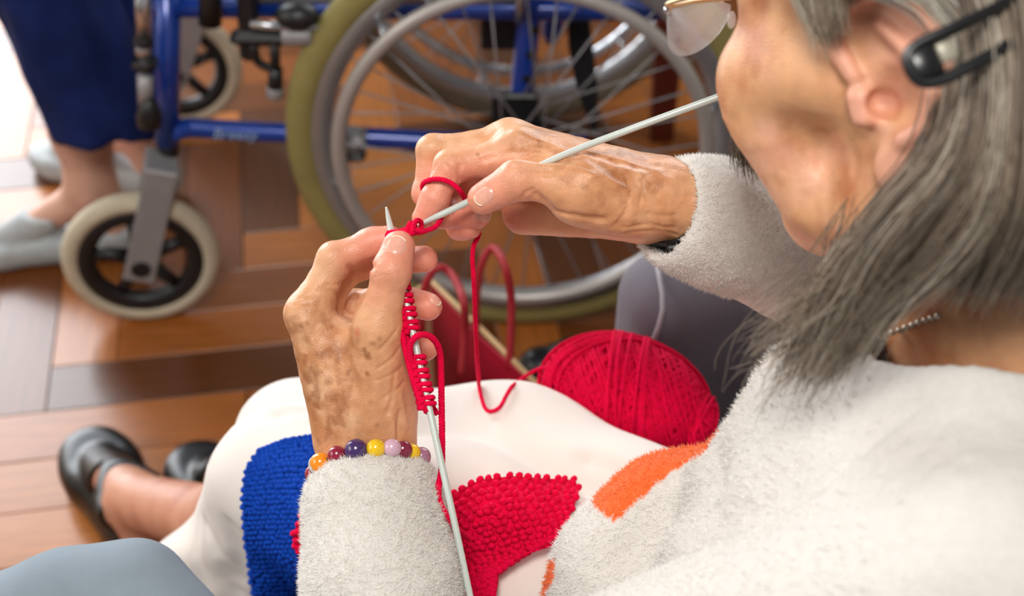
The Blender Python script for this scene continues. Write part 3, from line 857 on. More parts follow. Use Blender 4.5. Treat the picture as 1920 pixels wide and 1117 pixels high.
Lf = detail(L0,
    [([(572, 604), (600, 690), (630, 790), (645, 850)], .0035, .0012), ([(620, 640), (650, 720), (662, 800), (668, 850)], .003, .0008),
     ([(700, 640), (706, 720), (700, 800)], .0032, .0009), ([(735, 780), (742, 830)], .002, .0012), ([(752, 740), (762, 800)], .0022, .0010),
     ([(553, 592), (560, 604)], .006, .0016), ([(612, 480), (622, 470)], .006, .0010), ([(726, 508), (738, 500)], .006, .0010)],
    [([(655, 500), (664, 512), (652, 530), (640, 545)], .0017, .0016), ([(600, 540), (625, 548), (642, 560)], .0017, .0012),
     ([(610, 535), (640, 530), (655, 520)], .0012, .0008), ([(658, 580), (668, 560), (690, 530), (700, 500)], .0022, .0020),
     ([(560, 560), (585, 552), (605, 545)], .0010, .0006), ([(556, 572), (580, 568), (600, 570)], .0010, .0006),
     ([(712, 655), (735, 630), (745, 615)], .0011, .0008), ([(708, 690), (735, 672), (748, 655)], .0011, .0008), ([(706, 712), (738, 700), (752, 690)], .0011, .0008),
     ([(720, 745), (742, 732), (758, 715)], .0012, .0009), ([(750, 770), (745, 800), (744, 825)], .0014, .0012), ([(725, 775), (735, 750), (740, 700)], .0014, .0010),
     ([(705, 512), (720, 505), (735, 506), (750, 512)], .0009, .0007), ([(702, 520), (720, 513), (738, 514)], .0009, .0006), ([(709, 503), (724, 497), (742, 500)], .0009, .0006),
     ([(635, 600), (660, 606), (690, 600)], .0010, .0006), ([(576, 620), (600, 605), (630, 600)], .0010, .0006)])
Rf = detail(R0,
    [([(968, 252), (1030, 272), (1110, 300), (1200, 330)], .003, 0.0024), ([(1000, 280), (1080, 292), (1160, 325)], .0025, 0.0016),
     ([(960, 305), (1040, 312), (1110, 330), (1170, 358)], .0028, 0.0024), ([(1060, 300), (1130, 330), (1175, 358)], .0022, 0.0019),
     ([(1100, 285), (1160, 300), (1230, 322)], .0028, 0.0016), ([(1175, 360), (1185, 395), (1170, 430)], .003, 0.0014), ([(965, 248), (950, 252)], .007, 0.0024),
     ([(1210, 330), (1260, 345)], .006, 0.0019), ([(800, 270), (812, 268)], .006, 0.0011)],
    [([(1000, 355), (985, 362), (978, 372)], .0013, .0014), ([(1005, 365), (1040, 395), (1080, 405), (1130, 412)], .0022, .0022),
     ([(1180, 362), (1172, 400), (1150, 425)], .0016, .0014), ([(1195, 345), (1215, 370), (1240, 385)], .0014, .0010), ([(1170, 425), (1220, 420), (1265, 428)], .0012, .0010),
     ([(1175, 435), (1225, 432), (1268, 440)], .0012, .0010), ([(1150, 310), (1175, 335), (1180, 360)], .0014, .0010), ([(1190, 320), (1205, 345), (1200, 380)], .0012, .0010),
     ([(955, 315), (990, 318), (1030, 320)], .0009, .0006), ([(950, 322), (985, 326), (1030, 329)], .0009, .0006), ([(945, 330), (965, 326), (980, 330)], .0009, .0006),
     ([(862, 310), (860, 325), (862, 338)], .0014, .0010), ([(830, 300), (842, 318), (850, 335)], .0012, .0008), ([(840, 292), (822, 302), (812, 320)], .0010, .0006),
     ([(905, 300), (960, 285), (1020, 287)], .0020, .0012), ([(1040, 300), (1090, 312), (1120, 330)], .0012, .0009), ([(1215, 400), (1240, 405), (1268, 404)], .0012, .0009)])
def box_of(H, extra, pad):
    pts = np.array([q for k in H for q in H[k][0]] + list(extra)); return pts.min(0) - pad, pts.max(0) + pad
lo, hi = box_of(LH, [P(690, 905, .895)], .026)
LV, LF = sdf_mesh(Lf, lo, hi, .00095, slack=.001)
lo, hi = box_of(RH, [P(1345, 400, .89)], .026)
RV, RF = sdf_mesh(Rf, lo, hi, .00095, slack=.001)
print('hands', len(LV), len(RV))
def lerp(a, b, t): return a + (b - a) * np.clip(t, 0, 1)[:, None]
def spots(V, col, lst, c):
    px, py, d = proj(V); wob = 1 + .9 * (fbm(V, 420, 2, 9) - .5)
    for x, y, r, s in lst:
        m = (np.abs(px - x) < 5) & (np.abs(py - y) < 5)
        if not m.any(): continue
        cc = V[m][np.argmin(d[m])]
        dist = np.linalg.norm(V - cc, axis=1) * wob
        col = lerp(col, c, s * np.clip(1.25 - dist / (r * .00033), 0, 1) ** .7)
    return col
def hand_color(V, H, tipk, tan_pts):
    col = np.tile(SK['base'], (len(V), 1))
    col = lerp(col, SK['pale'], (fbm(V, 60, 3, 1) - .45) * 1.6)
    for k, (pts, rad) in H.items():
        dd = np.linalg.norm(V - pts[-1], axis=1)
        col = lerp(col, SK['red'], tipk * np.clip(1.35 - dd / .034, 0, 1))
    nb1, nb2 = fbm(V, 90, 3, 5), fbm(V, 150, 4, 7)
    for x, y, dp, r in tan_pts:
        dd = np.linalg.norm(V - P(x, y, dp), axis=1)
        t = np.clip(1.3 - dd / r, 0, 1)
        col = lerp(col, SK['tan'], t * np.clip((nb1 - .34) * 3, 0, 1) * .75)
        sp = np.clip((nb2 - .53) * 7, 0, 1)
        col = lerp(col, SK['spot'], t * sp * .42)
    return col
LC = hand_color(LV, LH, .85, [(585, 640, .88, .03), (605, 720, .88, .032), (625, 790, .88, .03), (660, 680, .875, .022)])
LC = spots(LV, LC, [(685, 670, 9, .8), (678, 660, 6, .7), (683, 702, 6, .75), (665, 642, 7, .3), (572, 640, 10, .5), (590, 700, 12, .5), (620, 745, 14, .6), (632, 775, 10, .5), (612, 720, 9, .5), (560, 615, 6, .5),
     (648, 700, 5, .4), (697, 648, 6, .4), (716, 640, 5, .4), (600, 660, 8, .4), (640, 800, 8, .4), (580, 610, 5, .5), (656, 620, 4, .4), (690, 760, 6, .35), (710, 800, 5, .4)], SK['spot'])
LC = spots(LV, LC, [(664, 628, 9, .6), (690, 560, 14, .15)], np.array(lin(206, 104, 84)[:3]))
RC = hand_color(RV, RH, .8, [(1120, 320, .87, .04), (1200, 350, .88, .035), (1000, 262, .88, .022)])
RC = spots(RV, RC, [(893, 285, 4, .7), (1095, 345, 8, .5), (1175, 345, 9, .4), (1150, 320, 8, .4), (1050, 330, 6, .3), (1215, 345, 10, .4), (1010, 262, 7, .4), (975, 275, 6, .3), (1240, 340, 10, .4)], SK['spot'])

# ---- head
EAR = P(1640, 158, .640)
HF = nrm(-.77 * R_ + .22 * U_ + .62 * V_)
HU = np.array(0 * R_ + .94 * U_ - .30 * V_); HU = nrm(HU - HF * (HU @ HF))
HL = np.cross(HU, HF)
HS = 1.16
O = EAR - HL * .074 * HS
H3 = lambda f, u, l: O + HS * (HF * f + HU * u + HL * l)
HA = np.stack([HF, HU, HL])
def head(p):
    q = ((p - O.astype(np.float32)) @ HA.T.astype(np.float32)) / HS
    z = np.float32; q0 = q; q = q.copy()
    q[:, 1] = np.where(q[:, 1] < -.015, -.015 + (q[:, 1] + .015) / .82, q[:, 1]); q[:, 0] = q[:, 0] + np.clip(-.03 - q[:, 1], 0, .09) * .34
    ql = q.copy(); ql[:, 2] = np.abs(q[:, 2]); q0l = q0.copy(); q0l[:, 2] = np.abs(q0[:, 2])
    I = np.eye(3)
    d = ell_d(q, (-.008, .045, 0), (.098, .085, .076))
    d = smin(d, ell_d(q, (.040, .010, 0), (.056, .075, .060)), .03)            # face block
    d = smin(d, cap(ql, (-.002, -.030, .050), (.012, -.066, .046), .016, .015), .025)   # jaw angle
    d = smin(d, cap(ql, (.012, -.066, .046), (.072, -.094, .012), .014, .012), .022)   # jaw line
    d = smin(d, cap(q, (.076, -.096, -.008), (.076, -.096, .008), .011, .011), .015)    # chin
    d = smin(d, cap(ql, (.068, -.010, .045), (.030, -.004, .062), .0185, .012), .018)   # cheekbone
    d = smin(d, cap(ql, (.060, -.040, .040), (.052, -.070, .040), .021, .018), .022)     # cheek and jowl
    d = smin(d, cap(q, (.060, -.068, 0), (.066, -.040, 0), .030, .026), .02)            # mouth region
    d = smin(d, cap(ql, (.080, .035, .016), (.066, .032, .046), .010, .010), .014)      # brow
    d = smin(d, cap(q, (.088, .022, 0), (.102, -.022, 0), .007, .009), .010)            # nose bridge
    d = smin(d, cap(ql, (.098, -.026, .009), (.094, -.026, .012), .008, .007), .008)    # nostril wings
    d = smax(d, -ell_d(ql, (.095, .014, .032), (.016, .012, .017)), .014)               # eye socket
    d = smin(d, ell_d(ql, (.074, .014, .031), (.0125, .0125, .0125)), .003)             # eyeball with lids
    d = smin(d, cap(ql, (.092, -.055, 0), (.083, -.060, .020), .0055, .004), .006)      # upper lip
    d = smin(d, cap(ql, (.091, -.066, 0), (.083, -.063, .020), .0055, .004), .006)      # lower lip
    d = smax(d, -cap(ql, (.099, -.061, 0), (.088, -.062, .023), .0020, .0012), .004)
    d = smin(d, cap(q0, (-.022, -.050, 0), (-.052, -.17, 0), .050, .054), .03)           # neck
    for a, b, r in (((.030, -.030, .058), (.040, -.058, .049), .0016), ((.048, -.022, .056), (.062, -.048, .044), .0018), ((.012, -.03, .061), (.018, -.060, .058), .0014),
                    ((.020, .012, .068), (.006, -.010, .069), .0012), ((.050, -.050, .048), (.060, -.075, .040), .0018)):
        t = cap(ql, a, b, 0, 0); d = d + .0014 * np.exp(-(t / (r * 2.2)) ** 2).astype(np.float32)
    # ear (near side and its mirror twin)
    e = q0l - np.asarray((-.004, -.002, .070), z); e = e / np.asarray((1.34, 1.04, 1.15), z)
    e = e[:, [0, 1, 2]]
    ca, sa = math.cos(.20), math.sin(.20)
    ef, eu = e[:, 0] * ca - e[:, 1] * sa, e[:, 0] * sa + e[:, 1] * ca
    el = e[:, 2]
    flare = np.clip(-ef, 0, .05) * .42
    g = np.stack([ef, eu, el - flare], 1)
    helix = [(.009, .006, .004), (.014, .020, .005), (.008, .033, .006), (-.008, .038, .007), (-.022, .031, .007), (-.029, .014, .006), (-.027, -.004, .005), (-.020, -.019, .004), (-.010, -.030, .004)]
    hd = chain(g, np.array(helix), [.0028, .0034, .0038, .0042, .0042, .0040, .0036, .0036, .0048], .002)
    bowl = ell_d(g, (-.008, .003, -.003), (.0215, .033, .0065))
    bowl = smax(bowl, -ell_d(g, (-.005, -.003, .007), (.0125, .0135, .0095)), .003)      # concha
    bowl = smax(bowl, -ell_d(g, (-.004, .020, .0072), (.0080, .0080, .0062)), .003)      # fossa
    bowl = smax(bowl, -cap(g, (-.012, .026, .006), (-.023, .004, .006), .0026, .0030), .0025)   # scapha
    anti = chain(g, np.array([(-.002, .024, .003), (-.012, .014, .004), (-.018, .000, .004), (-.014, -.013, .004), (-.006, -.018, .0045)]), [.0026, .0030, .0032, .0032, .0036], .002)
    lobe = ell_d(g, (-.003, -.030, .001), (.0105, .0125, .0050))
    trag = cap(g, (.008, -.002, .003), (.008, -.010, .003), .0042, .0036)
    E = smin(smin(smin(hd, bowl, .003), anti, .0028), smin(lobe, trag, .003), .004)
    E = smax(E, -ell_d(g, (.002, -.005, .000), (.005, .0055, .006)), .002)
    d = smin(d, E.astype(np.float32), .004)
    return d * HS
hc = np.array([H3(f, u, l) for f in (-.125, .13) for u in (-.20, .15) for l in (-.11, .11)])
HV, HQ = sdf_mesh(head, hc.min(0), hc.max(0), .0019)
keep = None
hq = ((HV - O) @ HA.T) / HS
HC = np.tile(np.array(lin(212, 158, 116)[:3]), (len(HV), 1))
HC = lerp(HC, np.array(lin(186, 118, 78)[:3]), (fbm(HV, 60, 4, 2) - .42) * 3.0 * (np.abs(hq[:, 2]) < .071))
HC = lerp(HC, np.array(lin(226, 170, 150)[:3]), (fbm(HV, 28, 3, 8) - .5) * 2.5)
ear_m = np.clip((np.abs(hq[:, 2]) - .071) / .006, 0, 1) * (hq[:, 0] < .02)
HC = lerp(HC, np.array(lin(226, 164, 140)[:3]), ear_m * .85)
HC = lerp(HC, np.array(lin(196, 110, 100)[:3]), ((hq[:, 0] > .08) & (hq[:, 1] < -.052) & (hq[:, 1] > -.072) & (np.abs(hq[:, 2]) < .022)) * .7)
HC = lerp(HC, SK['spot'], np.clip((fbm(HV, 90, 3, 17) - .60) * 6, 0, 1) * .25 * (1 - ear_m))

# ---- the rest of the body lies under the clothes and joins the parts
NECK = H3(-.045, -.15, 0)
SHL, SHR = np.array([.215, .40, .825]), np.array([.27, .78, .84])
ELL, ELR = P(770, 1470, .80), P(1640, 570, 1.02)
WRL, WRR = P(692, 885, .893), P(1300, 392, .889)
HIPL, HIPR = P(1180, 1180, .98), P(1250, 1040, 1.06)
KNL, KNR = P(530, 896, 1.12), P(568, 838, 1.20)
ANL, ANR = PZ(285, 938, .105), PZ(400, 890, .10)
HEL, TOL = PZ(300, 1066, .035), PZ(158, 826, .03)
TOR = PZ(342, 858, .03); HER = TOR - nrm([-.70, .70, 0]) * .215; HER[2] = .035
FDL = nrm([*(TOL - HEL)[:2], 0]); FDR = nrm([*(TOR - HER)[:2], 0])
ANL = HEL + FDL * .045 + UP * .075; ANR = HER + FDR * .045 + UP * .075
def core(p):
    pel = (HIPL + HIPR) / 2 + np.array([.05, 0, .02])
    d = cap(p, pel, NECK - UP * .06, .085, .06)
    d = smin(d, chain(p, [NECK + UP * .02, NECK - UP * .05, SHL], [.045, .045, .045], .02), .03)
    d = smin(d, chain(p, [NECK - UP * .05, SHR], [.045, .045], .02), .03)
    d = smin(d, chain(p, [SHL, ELL, WRL + (ELL - WRL) * .08], [.036, .030, .0225], .01), .02)
    d = smin(d, chain(p, [SHR, ELR, WRR], [.036, .030, .021], .01), .02)
    d = smin(d, chain(p, [HIPL, KNL, P(408, 978, 1.40), ANL], [.05, .040, .035, .031], .02), .02)
    d = smin(d, chain(p, [HIPR, KNR, ANR], [.05, .042, .030], .01), .02)
    for h, a, f, t in ((HEL, ANL, FDL, TOL), (HER, ANR, FDR, TOR)):
        s = np.cross(UP, f)
        d = smin(d, cap(p, a, h + f * .02 + UP * .01, .030, .027), .02)
        d = smin(d, cap(p, a + f * .035 - UP * .012, t - f * .06 + UP * .008, .028, .022), .02)
        d = smin(d, cap(p, a - s * .024, a + s * .024, .012, .012), .012)
    return d
CV, CQ = sdf_mesh(core, (-.62, .25, .0), (.5, 1.4, .98), .006)
CC = np.tile(np.array(lin(200, 142, 116)[:3]), (len(CV), 1))
CC = lerp(CC, np.array(lin(176, 104, 84)[:3]), (fbm(CV, 30, 3, 12) - .45) * 2)
BV = np.concatenate([LV, RV, HV, CV]); BC = np.concatenate([LC, RC, HC, CC])
BF = np.concatenate([LF, RF + len(LV), HQ + len(LV) + len(RV), CQ + len(LV) + len(RV) + len(HV)])
body = link_mesh('body', BV, BF, M['skin'], woman, True, BC)
# ---- finger nails
M['nail'] = mat('nail', lin(224, 164, 144), .28, var=.06, vscale=300, coat=.15, sss=.1)
M['nail_edge'] = mat('nail_edge', lin(240, 222, 196), .3, var=0)
def nail(f, px, py, dirpx, w, l):
    c, _ = trace(f, px, py, .6, 1.0); c = c[0]
    n = grad(f, c[None].astype(np.float32), .002)[0]
    t = R_ * dirpx[0] - U_ * dirpx[1]; t = nrm(t - n * (t @ n)); b = np.cross(n, t)
    V, F = [], []; NU, NV = 13, 13
    for i in range(NU):
        for j in range(NV):
            u, v = -1 + 2 * i / (NU - 1), -1 + 2 * j / (NV - 1)
            uu = u * math.sqrt(1 - .46 * v * v) ; vv = v * math.sqrt(1 - .48 * u * u)
            V.append(c + b * uu * w + t * vv * l)
    V = np.array(V, np.float32)
    for _ in range(8): V = V - n.astype(np.float32) * np.clip(f(V), -.002, .002)[:, None] * .8
    V = V.astype(float)
    u = np.repeat(np.linspace(-1, 1, NU), NV); v = np.tile(np.linspace(-1, 1, NV), NU)
    rim = np.maximum(np.abs(u), np.abs(v))
    V = V + n * (.0007 * np.clip(1.0 - rim ** 6, -.6, 1))[:, None] + n * (.0004 * (v > .75))[:, None]
    F = [(i * NV + j, i * NV + j + 1, (i + 1) * NV + j + 1, (i + 1) * NV + j) for i in range(NU - 1) for j in range(NV - 1)]
    if np.dot(np.cross(V[F[0][1]] - V[F[0][0]], V[F[0][2]] - V[F[0][1]]), n) < 0: F = [q[::-1] for q in F]
    nl = link_mesh('fingernail', V, F, M['nail'], body)
    tip = [V[i * NV + NV - 1] + n * .0003 for i in range(NU)]
    MB().tube(tip, .00045, 5).build('nail_edge', M['nail_edge'], body)
nail(L0, 743, 460, (.30, -.95), .0062, .0060)
nail(L0, 816, 562, (.75, .65), .0030, .0042)
nail(R0, 908, 368, (-.80, .60), .0050, .0062)
nail(R0, 908, 404, (.95, .25), .0045, .0050)

# ---- sweater
DL = P(705, 1000, .868)
def dent(p, c, r, a): return a * np.exp(-(((p - np.asarray(c, np.float32)) ** 2).sum(1) / (r * r)))
SEAM, FOLDS = [], []
def sweater(p):
    # left sleeve
    d1 = chain(p, [P(694, 872, .897), P(698, 960, .880), P(716, 1100, .852), P(770, 1470, .80)], [.0355, .0390, .0425, .052], .02)
    d2 = chain(p, [ELL, SHL], [.055, .064], .02)
    sl = smin(d1, d2, .03)
    ax = nrm(P(698, 960, .880) - P(694, 872, .897)).astype(np.float32)
    cu = (p - P(694, 893, .892).astype(np.float32)) @ ax
    sl = smax(sl, -cu, .010)
    # right sleeve
    d3 = chain(p, [P(1230, 391, .886), P(1330, 414, .905), P(1640, 560, 1.0), ELR], [.0325, .0365, .046, .05], .02)
    d3 = smin(d3, chain(p, [ELR, SHR], [.055, .062], .02), .03)
    ax2 = nrm(P(1330, 412, .908) - P(1240, 392, .888)).astype(np.float32)
    d3 = smax(d3, -((p - P(1240, 392, .888).astype(np.float32)) @ ax2), .010)
    # trunk
    t = chain(p, [P(1775, 895, .74), P(1545, 1060, .80), P(1450, 1300, .90)], [.083, .082, .10], .05)
    t = smin(t, chain(p, [P(1420, 938, .875), P(1250, 976, .88), P(1180, 1075, .885), P(1150, 1260, .90)], [.045, .039, .045, .06], .025), .014)
    t = smin(t, cap(p, P(1775, 895, .74), SHL, .083, .062), .06)
    t = smin(t, cap(p, P(1790, 850, .78), SHR, .080, .060), .06)
    t = smin(t, cap(p, NECK + UP * .008, NECK - UP * .08, .066, .075), .05)
    t = smin(t, cap(p, (HIPL + HIPR) / 2 + np.array([.13, -.02, -.01]), P(1720, 1000, .82), .085, .08), .04)
    for sp_ in FOLDS: t = t + (.013 * np.exp(-(chain(p, sp_, [0] * len(sp_), .0005) / .015) ** 2)).astype(np.float32)
    # folds
    q = p * np.array([14, 10, 20], np.float32)
    t = t + .010 * (vnoise(q, 31).astype(np.float32) - .5)
    d = smin(t, smin(sl, d3, .01), .018)
    d = d + .0032 * (vnoise(p * 38, 33).astype(np.float32) - .5) + .0016 * (vnoise(p * 160, 35).astype(np.float32) - .5)
    if SEAM:
        for sp_ in SEAM: d = d + (0.0055 * np.exp(-(chain(p, sp_, [0] * len(sp_), .0005) / .0034) ** 2)).astype(np.float32)
    # neck opening
    nd = cap(p, NECK - UP * .002 - V_ * .008 - R_ * .020, NECK + HU * .12 - R_ * .020, .060, .070)
    d = smax(d, -nd, .008)
    # cuffs: hollow ends
    d = smax(d, -cap(p, P(692, 820, .9), P(696, 930, .886), .0285, .030), .006)
    d = smax(d, -cap(p, P(1205, 382, .880), P(1320, 408, .904), .0280, .0290), .005)
    return d
lo = np.array([-.20, .22, .42]); hi = np.array([.52, 1.0, .97])
FOLDS = [trace(sweater, np.array(a), np.array(b), .4, 1.0)[0].astype(np.float32) for a, b in (([1325, 1285, 1240, 1195], [895, 930, 975, 1030]), ([1290, 1330, 1400], [1075, 1050, 1040]))]
SEAM = [trace(sweater, np.array([1420, 1470, 1530, 1590, 1650, 1725]), np.array([992, 955, 910, 862, 810, 748]), .4, 1.0)[0].astype(np.float32)]
SV, SQ = sdf_mesh(sweater, lo, hi, .0032, slack=.006)
spx, spy, sd_ = proj(SV)
white, orange = np.array(lin(214, 209, 203)[:3]), np.array(lin(236, 104, 40)[:3])
SC = np.tile(white, (len(SV), 1))
def inside(px, py, poly):
    r = np.zeros(len(px), bool); j = len(poly) - 1
    for i in range(len(poly)):
        xi, yi = poly[i]; xj, yj = poly[j]
        r ^= ((yi > py) != (yj > py)) & (px < (xj - xi) * (py - yi) / (yj - yi + 1e-9) + xi); j = i
    return r
om = (inside(spx, spy, [(1352, 800), (1130, 840), (1095, 930), (1150, 980), (1185, 950), (1225, 910), (1275, 875), (1348, 838)]) |
      inside(spx, spy, [(1040, 1050), (1000, 1075), (960, 1160), (1005, 1160), (1040, 1080)])) & (sd_ > .79)
SC[om] = orange
sweat = link_mesh('sweater', SV, SQ, M['fleece'], woman, True, SC)
# fleece pile on the parts in focus
def pile(name, V, F, mask, n, ln, wd, col, m, seed, fade=None):
    rng = np.random.default_rng(seed)
    fm = F[mask[F].all(1)]
    if fade is not None: fm = fm[rng.random(len(fm)) < fade[fm[:, 0]]]
    N = normals(V, F)
    k = rng.integers(0, len(fm), n); a, b = rng.random(n), rng.random(n)
    q = fm[k]
    pt = (V[q[:, 0]] * ((1 - a) * (1 - b))[:, None] + V[q[:, 1]] * (a * (1 - b))[:, None] + V[q[:, 2]] * (a * b)[:, None] + V[q[:, 3]] * ((1 - a) * b)[:, None])
    nn = N[q[:, 0]] + rng.normal(0, .45, (n, 3)); nn /= np.linalg.norm(nn, axis=1, keepdims=True)
    sd = np.cross(nn, rng.normal(0, 1, (n, 3))); sd /= np.linalg.norm(sd, axis=1, keepdims=True)
    L = ln * rng.uniform(.6, 1.3, n)[:, None]
    s2 = np.cross(nn, sd)
    Vn = np.stack([pt - sd * wd, pt + sd * wd, pt + s2 * wd * 1.5, pt + nn * L + rng.normal(0, ln * .25, (n, 3))], 1).reshape(-1, 3)
    base = np.arange(n)[:, None] * 4
    Fn = np.concatenate([base + [0, 1, 3], base + [1, 2, 3], base + [2, 0, 3]])
    cc = np.repeat(np.minimum(col[q[:, 0]] * 1.22, .93), 4, 0)
    o = link_mesh(name, Vn, Fn, m, woman, True, cc); o['kind'] = 'stuff'
    return o
M['pile'] = mat('fleece_pile', None, .95, var=.04, vscale=300, attr='Col', sheen=.1)
pile('fleece_pile', SV, SQ, (spx < 900) & (spy > 820) & (spy < 1200), 42000, .0026, .00022, SC, M['pile'], 3)
pile('fleece_pile', SV, SQ, (spx > 900) & (spx < 1800) & (spy > 640) & (spy < 1180) & (sd_ < 1.0), 26000, .0028, .00026, SC, M['pile'], 4, np.clip((1750 - spx) / 500, 0, 1) ** 1.5)
pile('fleece_pile', SV, SQ, (spx > 1180) & (spx < 1520) & (spy > 270) & (spy < 560) & (sd_ > .8), 24000, .0022, .00022, SC, M['pile'], 5)

# ---- trousers
CREASE = []
def trousers(p):
    l = chain(p, [P(1230, 1230, .99), P(830, 1030, 1.04), KNL], [.085, .074, .053], .03)
    dl = nrm(ANL - KNL)
    ll = cap(p, KNL, P(438, 1080, 1.31), .050, .068)
    ll = smax(ll, ((p - P(352, 1000, 1.36).astype(np.float32)) @ dl.astype(np.float32)), .008)
    l = smin(l, ll, .02)
    r = chain(p, [P(1300, 1080, 1.06), P(950, 905, 1.13), KNR], [.078, .072, .054], .03)
    dr = nrm(ANR - KNR)
    rl = cap(p, KNR, KNR + np.array([.0, .05, -.26]), .050, .058)
    rl = smax(rl, -(p[:, 2] - .24), .008)
    r = smin(r, rl, .03)
    d = smin(l, r, .008)
    d = smin(d, cap(p, HIPL + [.10, 0, -.03], HIPR + [.12, 0, -.03], .085, .085), .03)
    low = np.clip((.50 - p[:, 2]) * 8, 0, 1)
    q = p @ np.stack([dl * 5, nrm(np.cross(dl, UP)) * 34, nrm(np.cross(dl, nrm(np.cross(dl, UP)))) * 34]).T.astype(np.float32)
    d = d + .030 * low * (vnoise(q, 41).astype(np.float32) - .5)
    for sp_ in CREASE: d = d + (.006 * np.exp(-(chain(p, sp_, [0] * len(sp_), .0005) / .0065) ** 2)).astype(np.float32)
    return d + .008 * (vnoise(p * np.array([9, 22, 22], np.float32), 43).astype(np.float32) - .5)
CREASE = [trace(trousers, np.array(a), np.array(b), .8, 1.8)[0].astype(np.float32) for a, b in (([384, 398, 420, 446], [985, 1015, 1055, 1112]), ([372, 366, 372, 380], [960, 1010, 1060, 1117]), ([430, 445, 452], [985, 1030, 1090]), ([524, 536, 560], [775, 768, 770]), ([1100, 1140, 1200], [860, 872, 900]))]
TV, TQ = sdf_mesh(trousers, (-.50, .48, .05), (.42, 1.22, .66), .0048, slack=.008)
link_mesh('trousers', TV, TQ, M['trouser'], woman)
# ---- shoes
def make_shoe(h, t, f):
    s = np.cross(UP, f); A = np.stack([f, s, UP])
    def fn(p):
        d = cap(p, h + f * .015 + UP * .0, t - f * .055, .036, .046)
        d = smin(d, cap(p, t - f * .07 + UP * .006, t - f * .032, .046, .040), .02)
        w = (p - h.astype(np.float32)) @ f.astype(np.float32)
        d = smax(d, p[:, 2] - (.076 - .020 * np.clip(w / .2, 0, 1)), .012)
        d = smax(d, -p[:, 2] + .001, .003)
        op = ell_d(p, h + f * .052 + UP * .082, (.070, .034, .052), A)
        d = smax(d, -op, .005)
        vp = np.maximum(np.maximum(core(p) - .005, p[:, 2] - .12), -(w - .130))
        return np.maximum(smin(d, vp.astype(np.float32), .006), -p[:, 2] + .001)
    lo = np.minimum(h, t) - .07; hi = np.maximum(h, t) + .07; lo[2] = -.01; hi[2] = .14
    V, F = sdf_mesh(fn, lo, hi, .0032)
    sh = link_mesh('shoe', V, F, M['black_leather'], woman)
    sole = MB(); n = 24; q = []
    for z in (.0005, .008):
        for k in range(n):
            a = 2 * math.pi * k / n; L = np.linalg.norm(t - h)
            u = math.cos(a); w = .036 + .008 * u
            c = h + f * (L * .5 - .0 + u * (L * .5 + .02)) + s * math.sin(a) * w
            q.append((c[0], c[1], z))
    sole.add(q, [(k, (k + 1) % n, n + (k + 1) % n, n + k) for k in range(n)] + [tuple(range(n - 1, -1, -1)), tuple(range(n, 2 * n))])
    sole.build('sole', M['black_plastic'], sh, False)
make_shoe(HEL, TOL, FDL); make_shoe(HER, TOR, FDR)
# ================================================================== hair, glasses, clip, jewellery
M['hair_base'] = mat('hair_base', lin(104, 94, 84), .7, var=.3, vscale=60)
M['hair'] = mat('hair', None, .45, var=.1, vscale=80, attr='Col', spec=.4)
def G(*rows): return [np.array([P(*q) for q in r]) for r in rows]
def hair_cap(p):
    q = ((p - O.astype(np.float32)) @ HA.T.astype(np.float32)) / HS
    d = ell_d(q, (-.014, .046, 0), (.102, .092, .083))
    d = smin(d, cap(q, (-.060, .02, .02), (-.085, -.055, .02), .058, .045), .03)
    d = smin(d, cap(q, (-.060, .02, -.03), (-.075, -.07, -.03), .050, .04), .03)
    al = np.abs(q[:, 2])
    cut = np.stack([q[:, 0] - .030, q[:, 1] + .0], 1)
    face = (q[:, 0] - (-.012 + .9 * np.maximum(q[:, 1] - .020, 0) * 1.2)).astype(np.float32)   # keep behind this line
    d = smax(d, face, .01)
    ear = ell_d(np.stack([q[:, 0], q[:, 1], al], 1), (-.016, .0, .082), (.042, .044, .024))
    return smax(d, -ear, .006) * HS
V, F = sdf_mesh(hair_cap, hc.min(0) - .03, hc.max(0) + .03, .004)
hair_o = link_mesh('hair', V, F, M['hair_base'], woman)
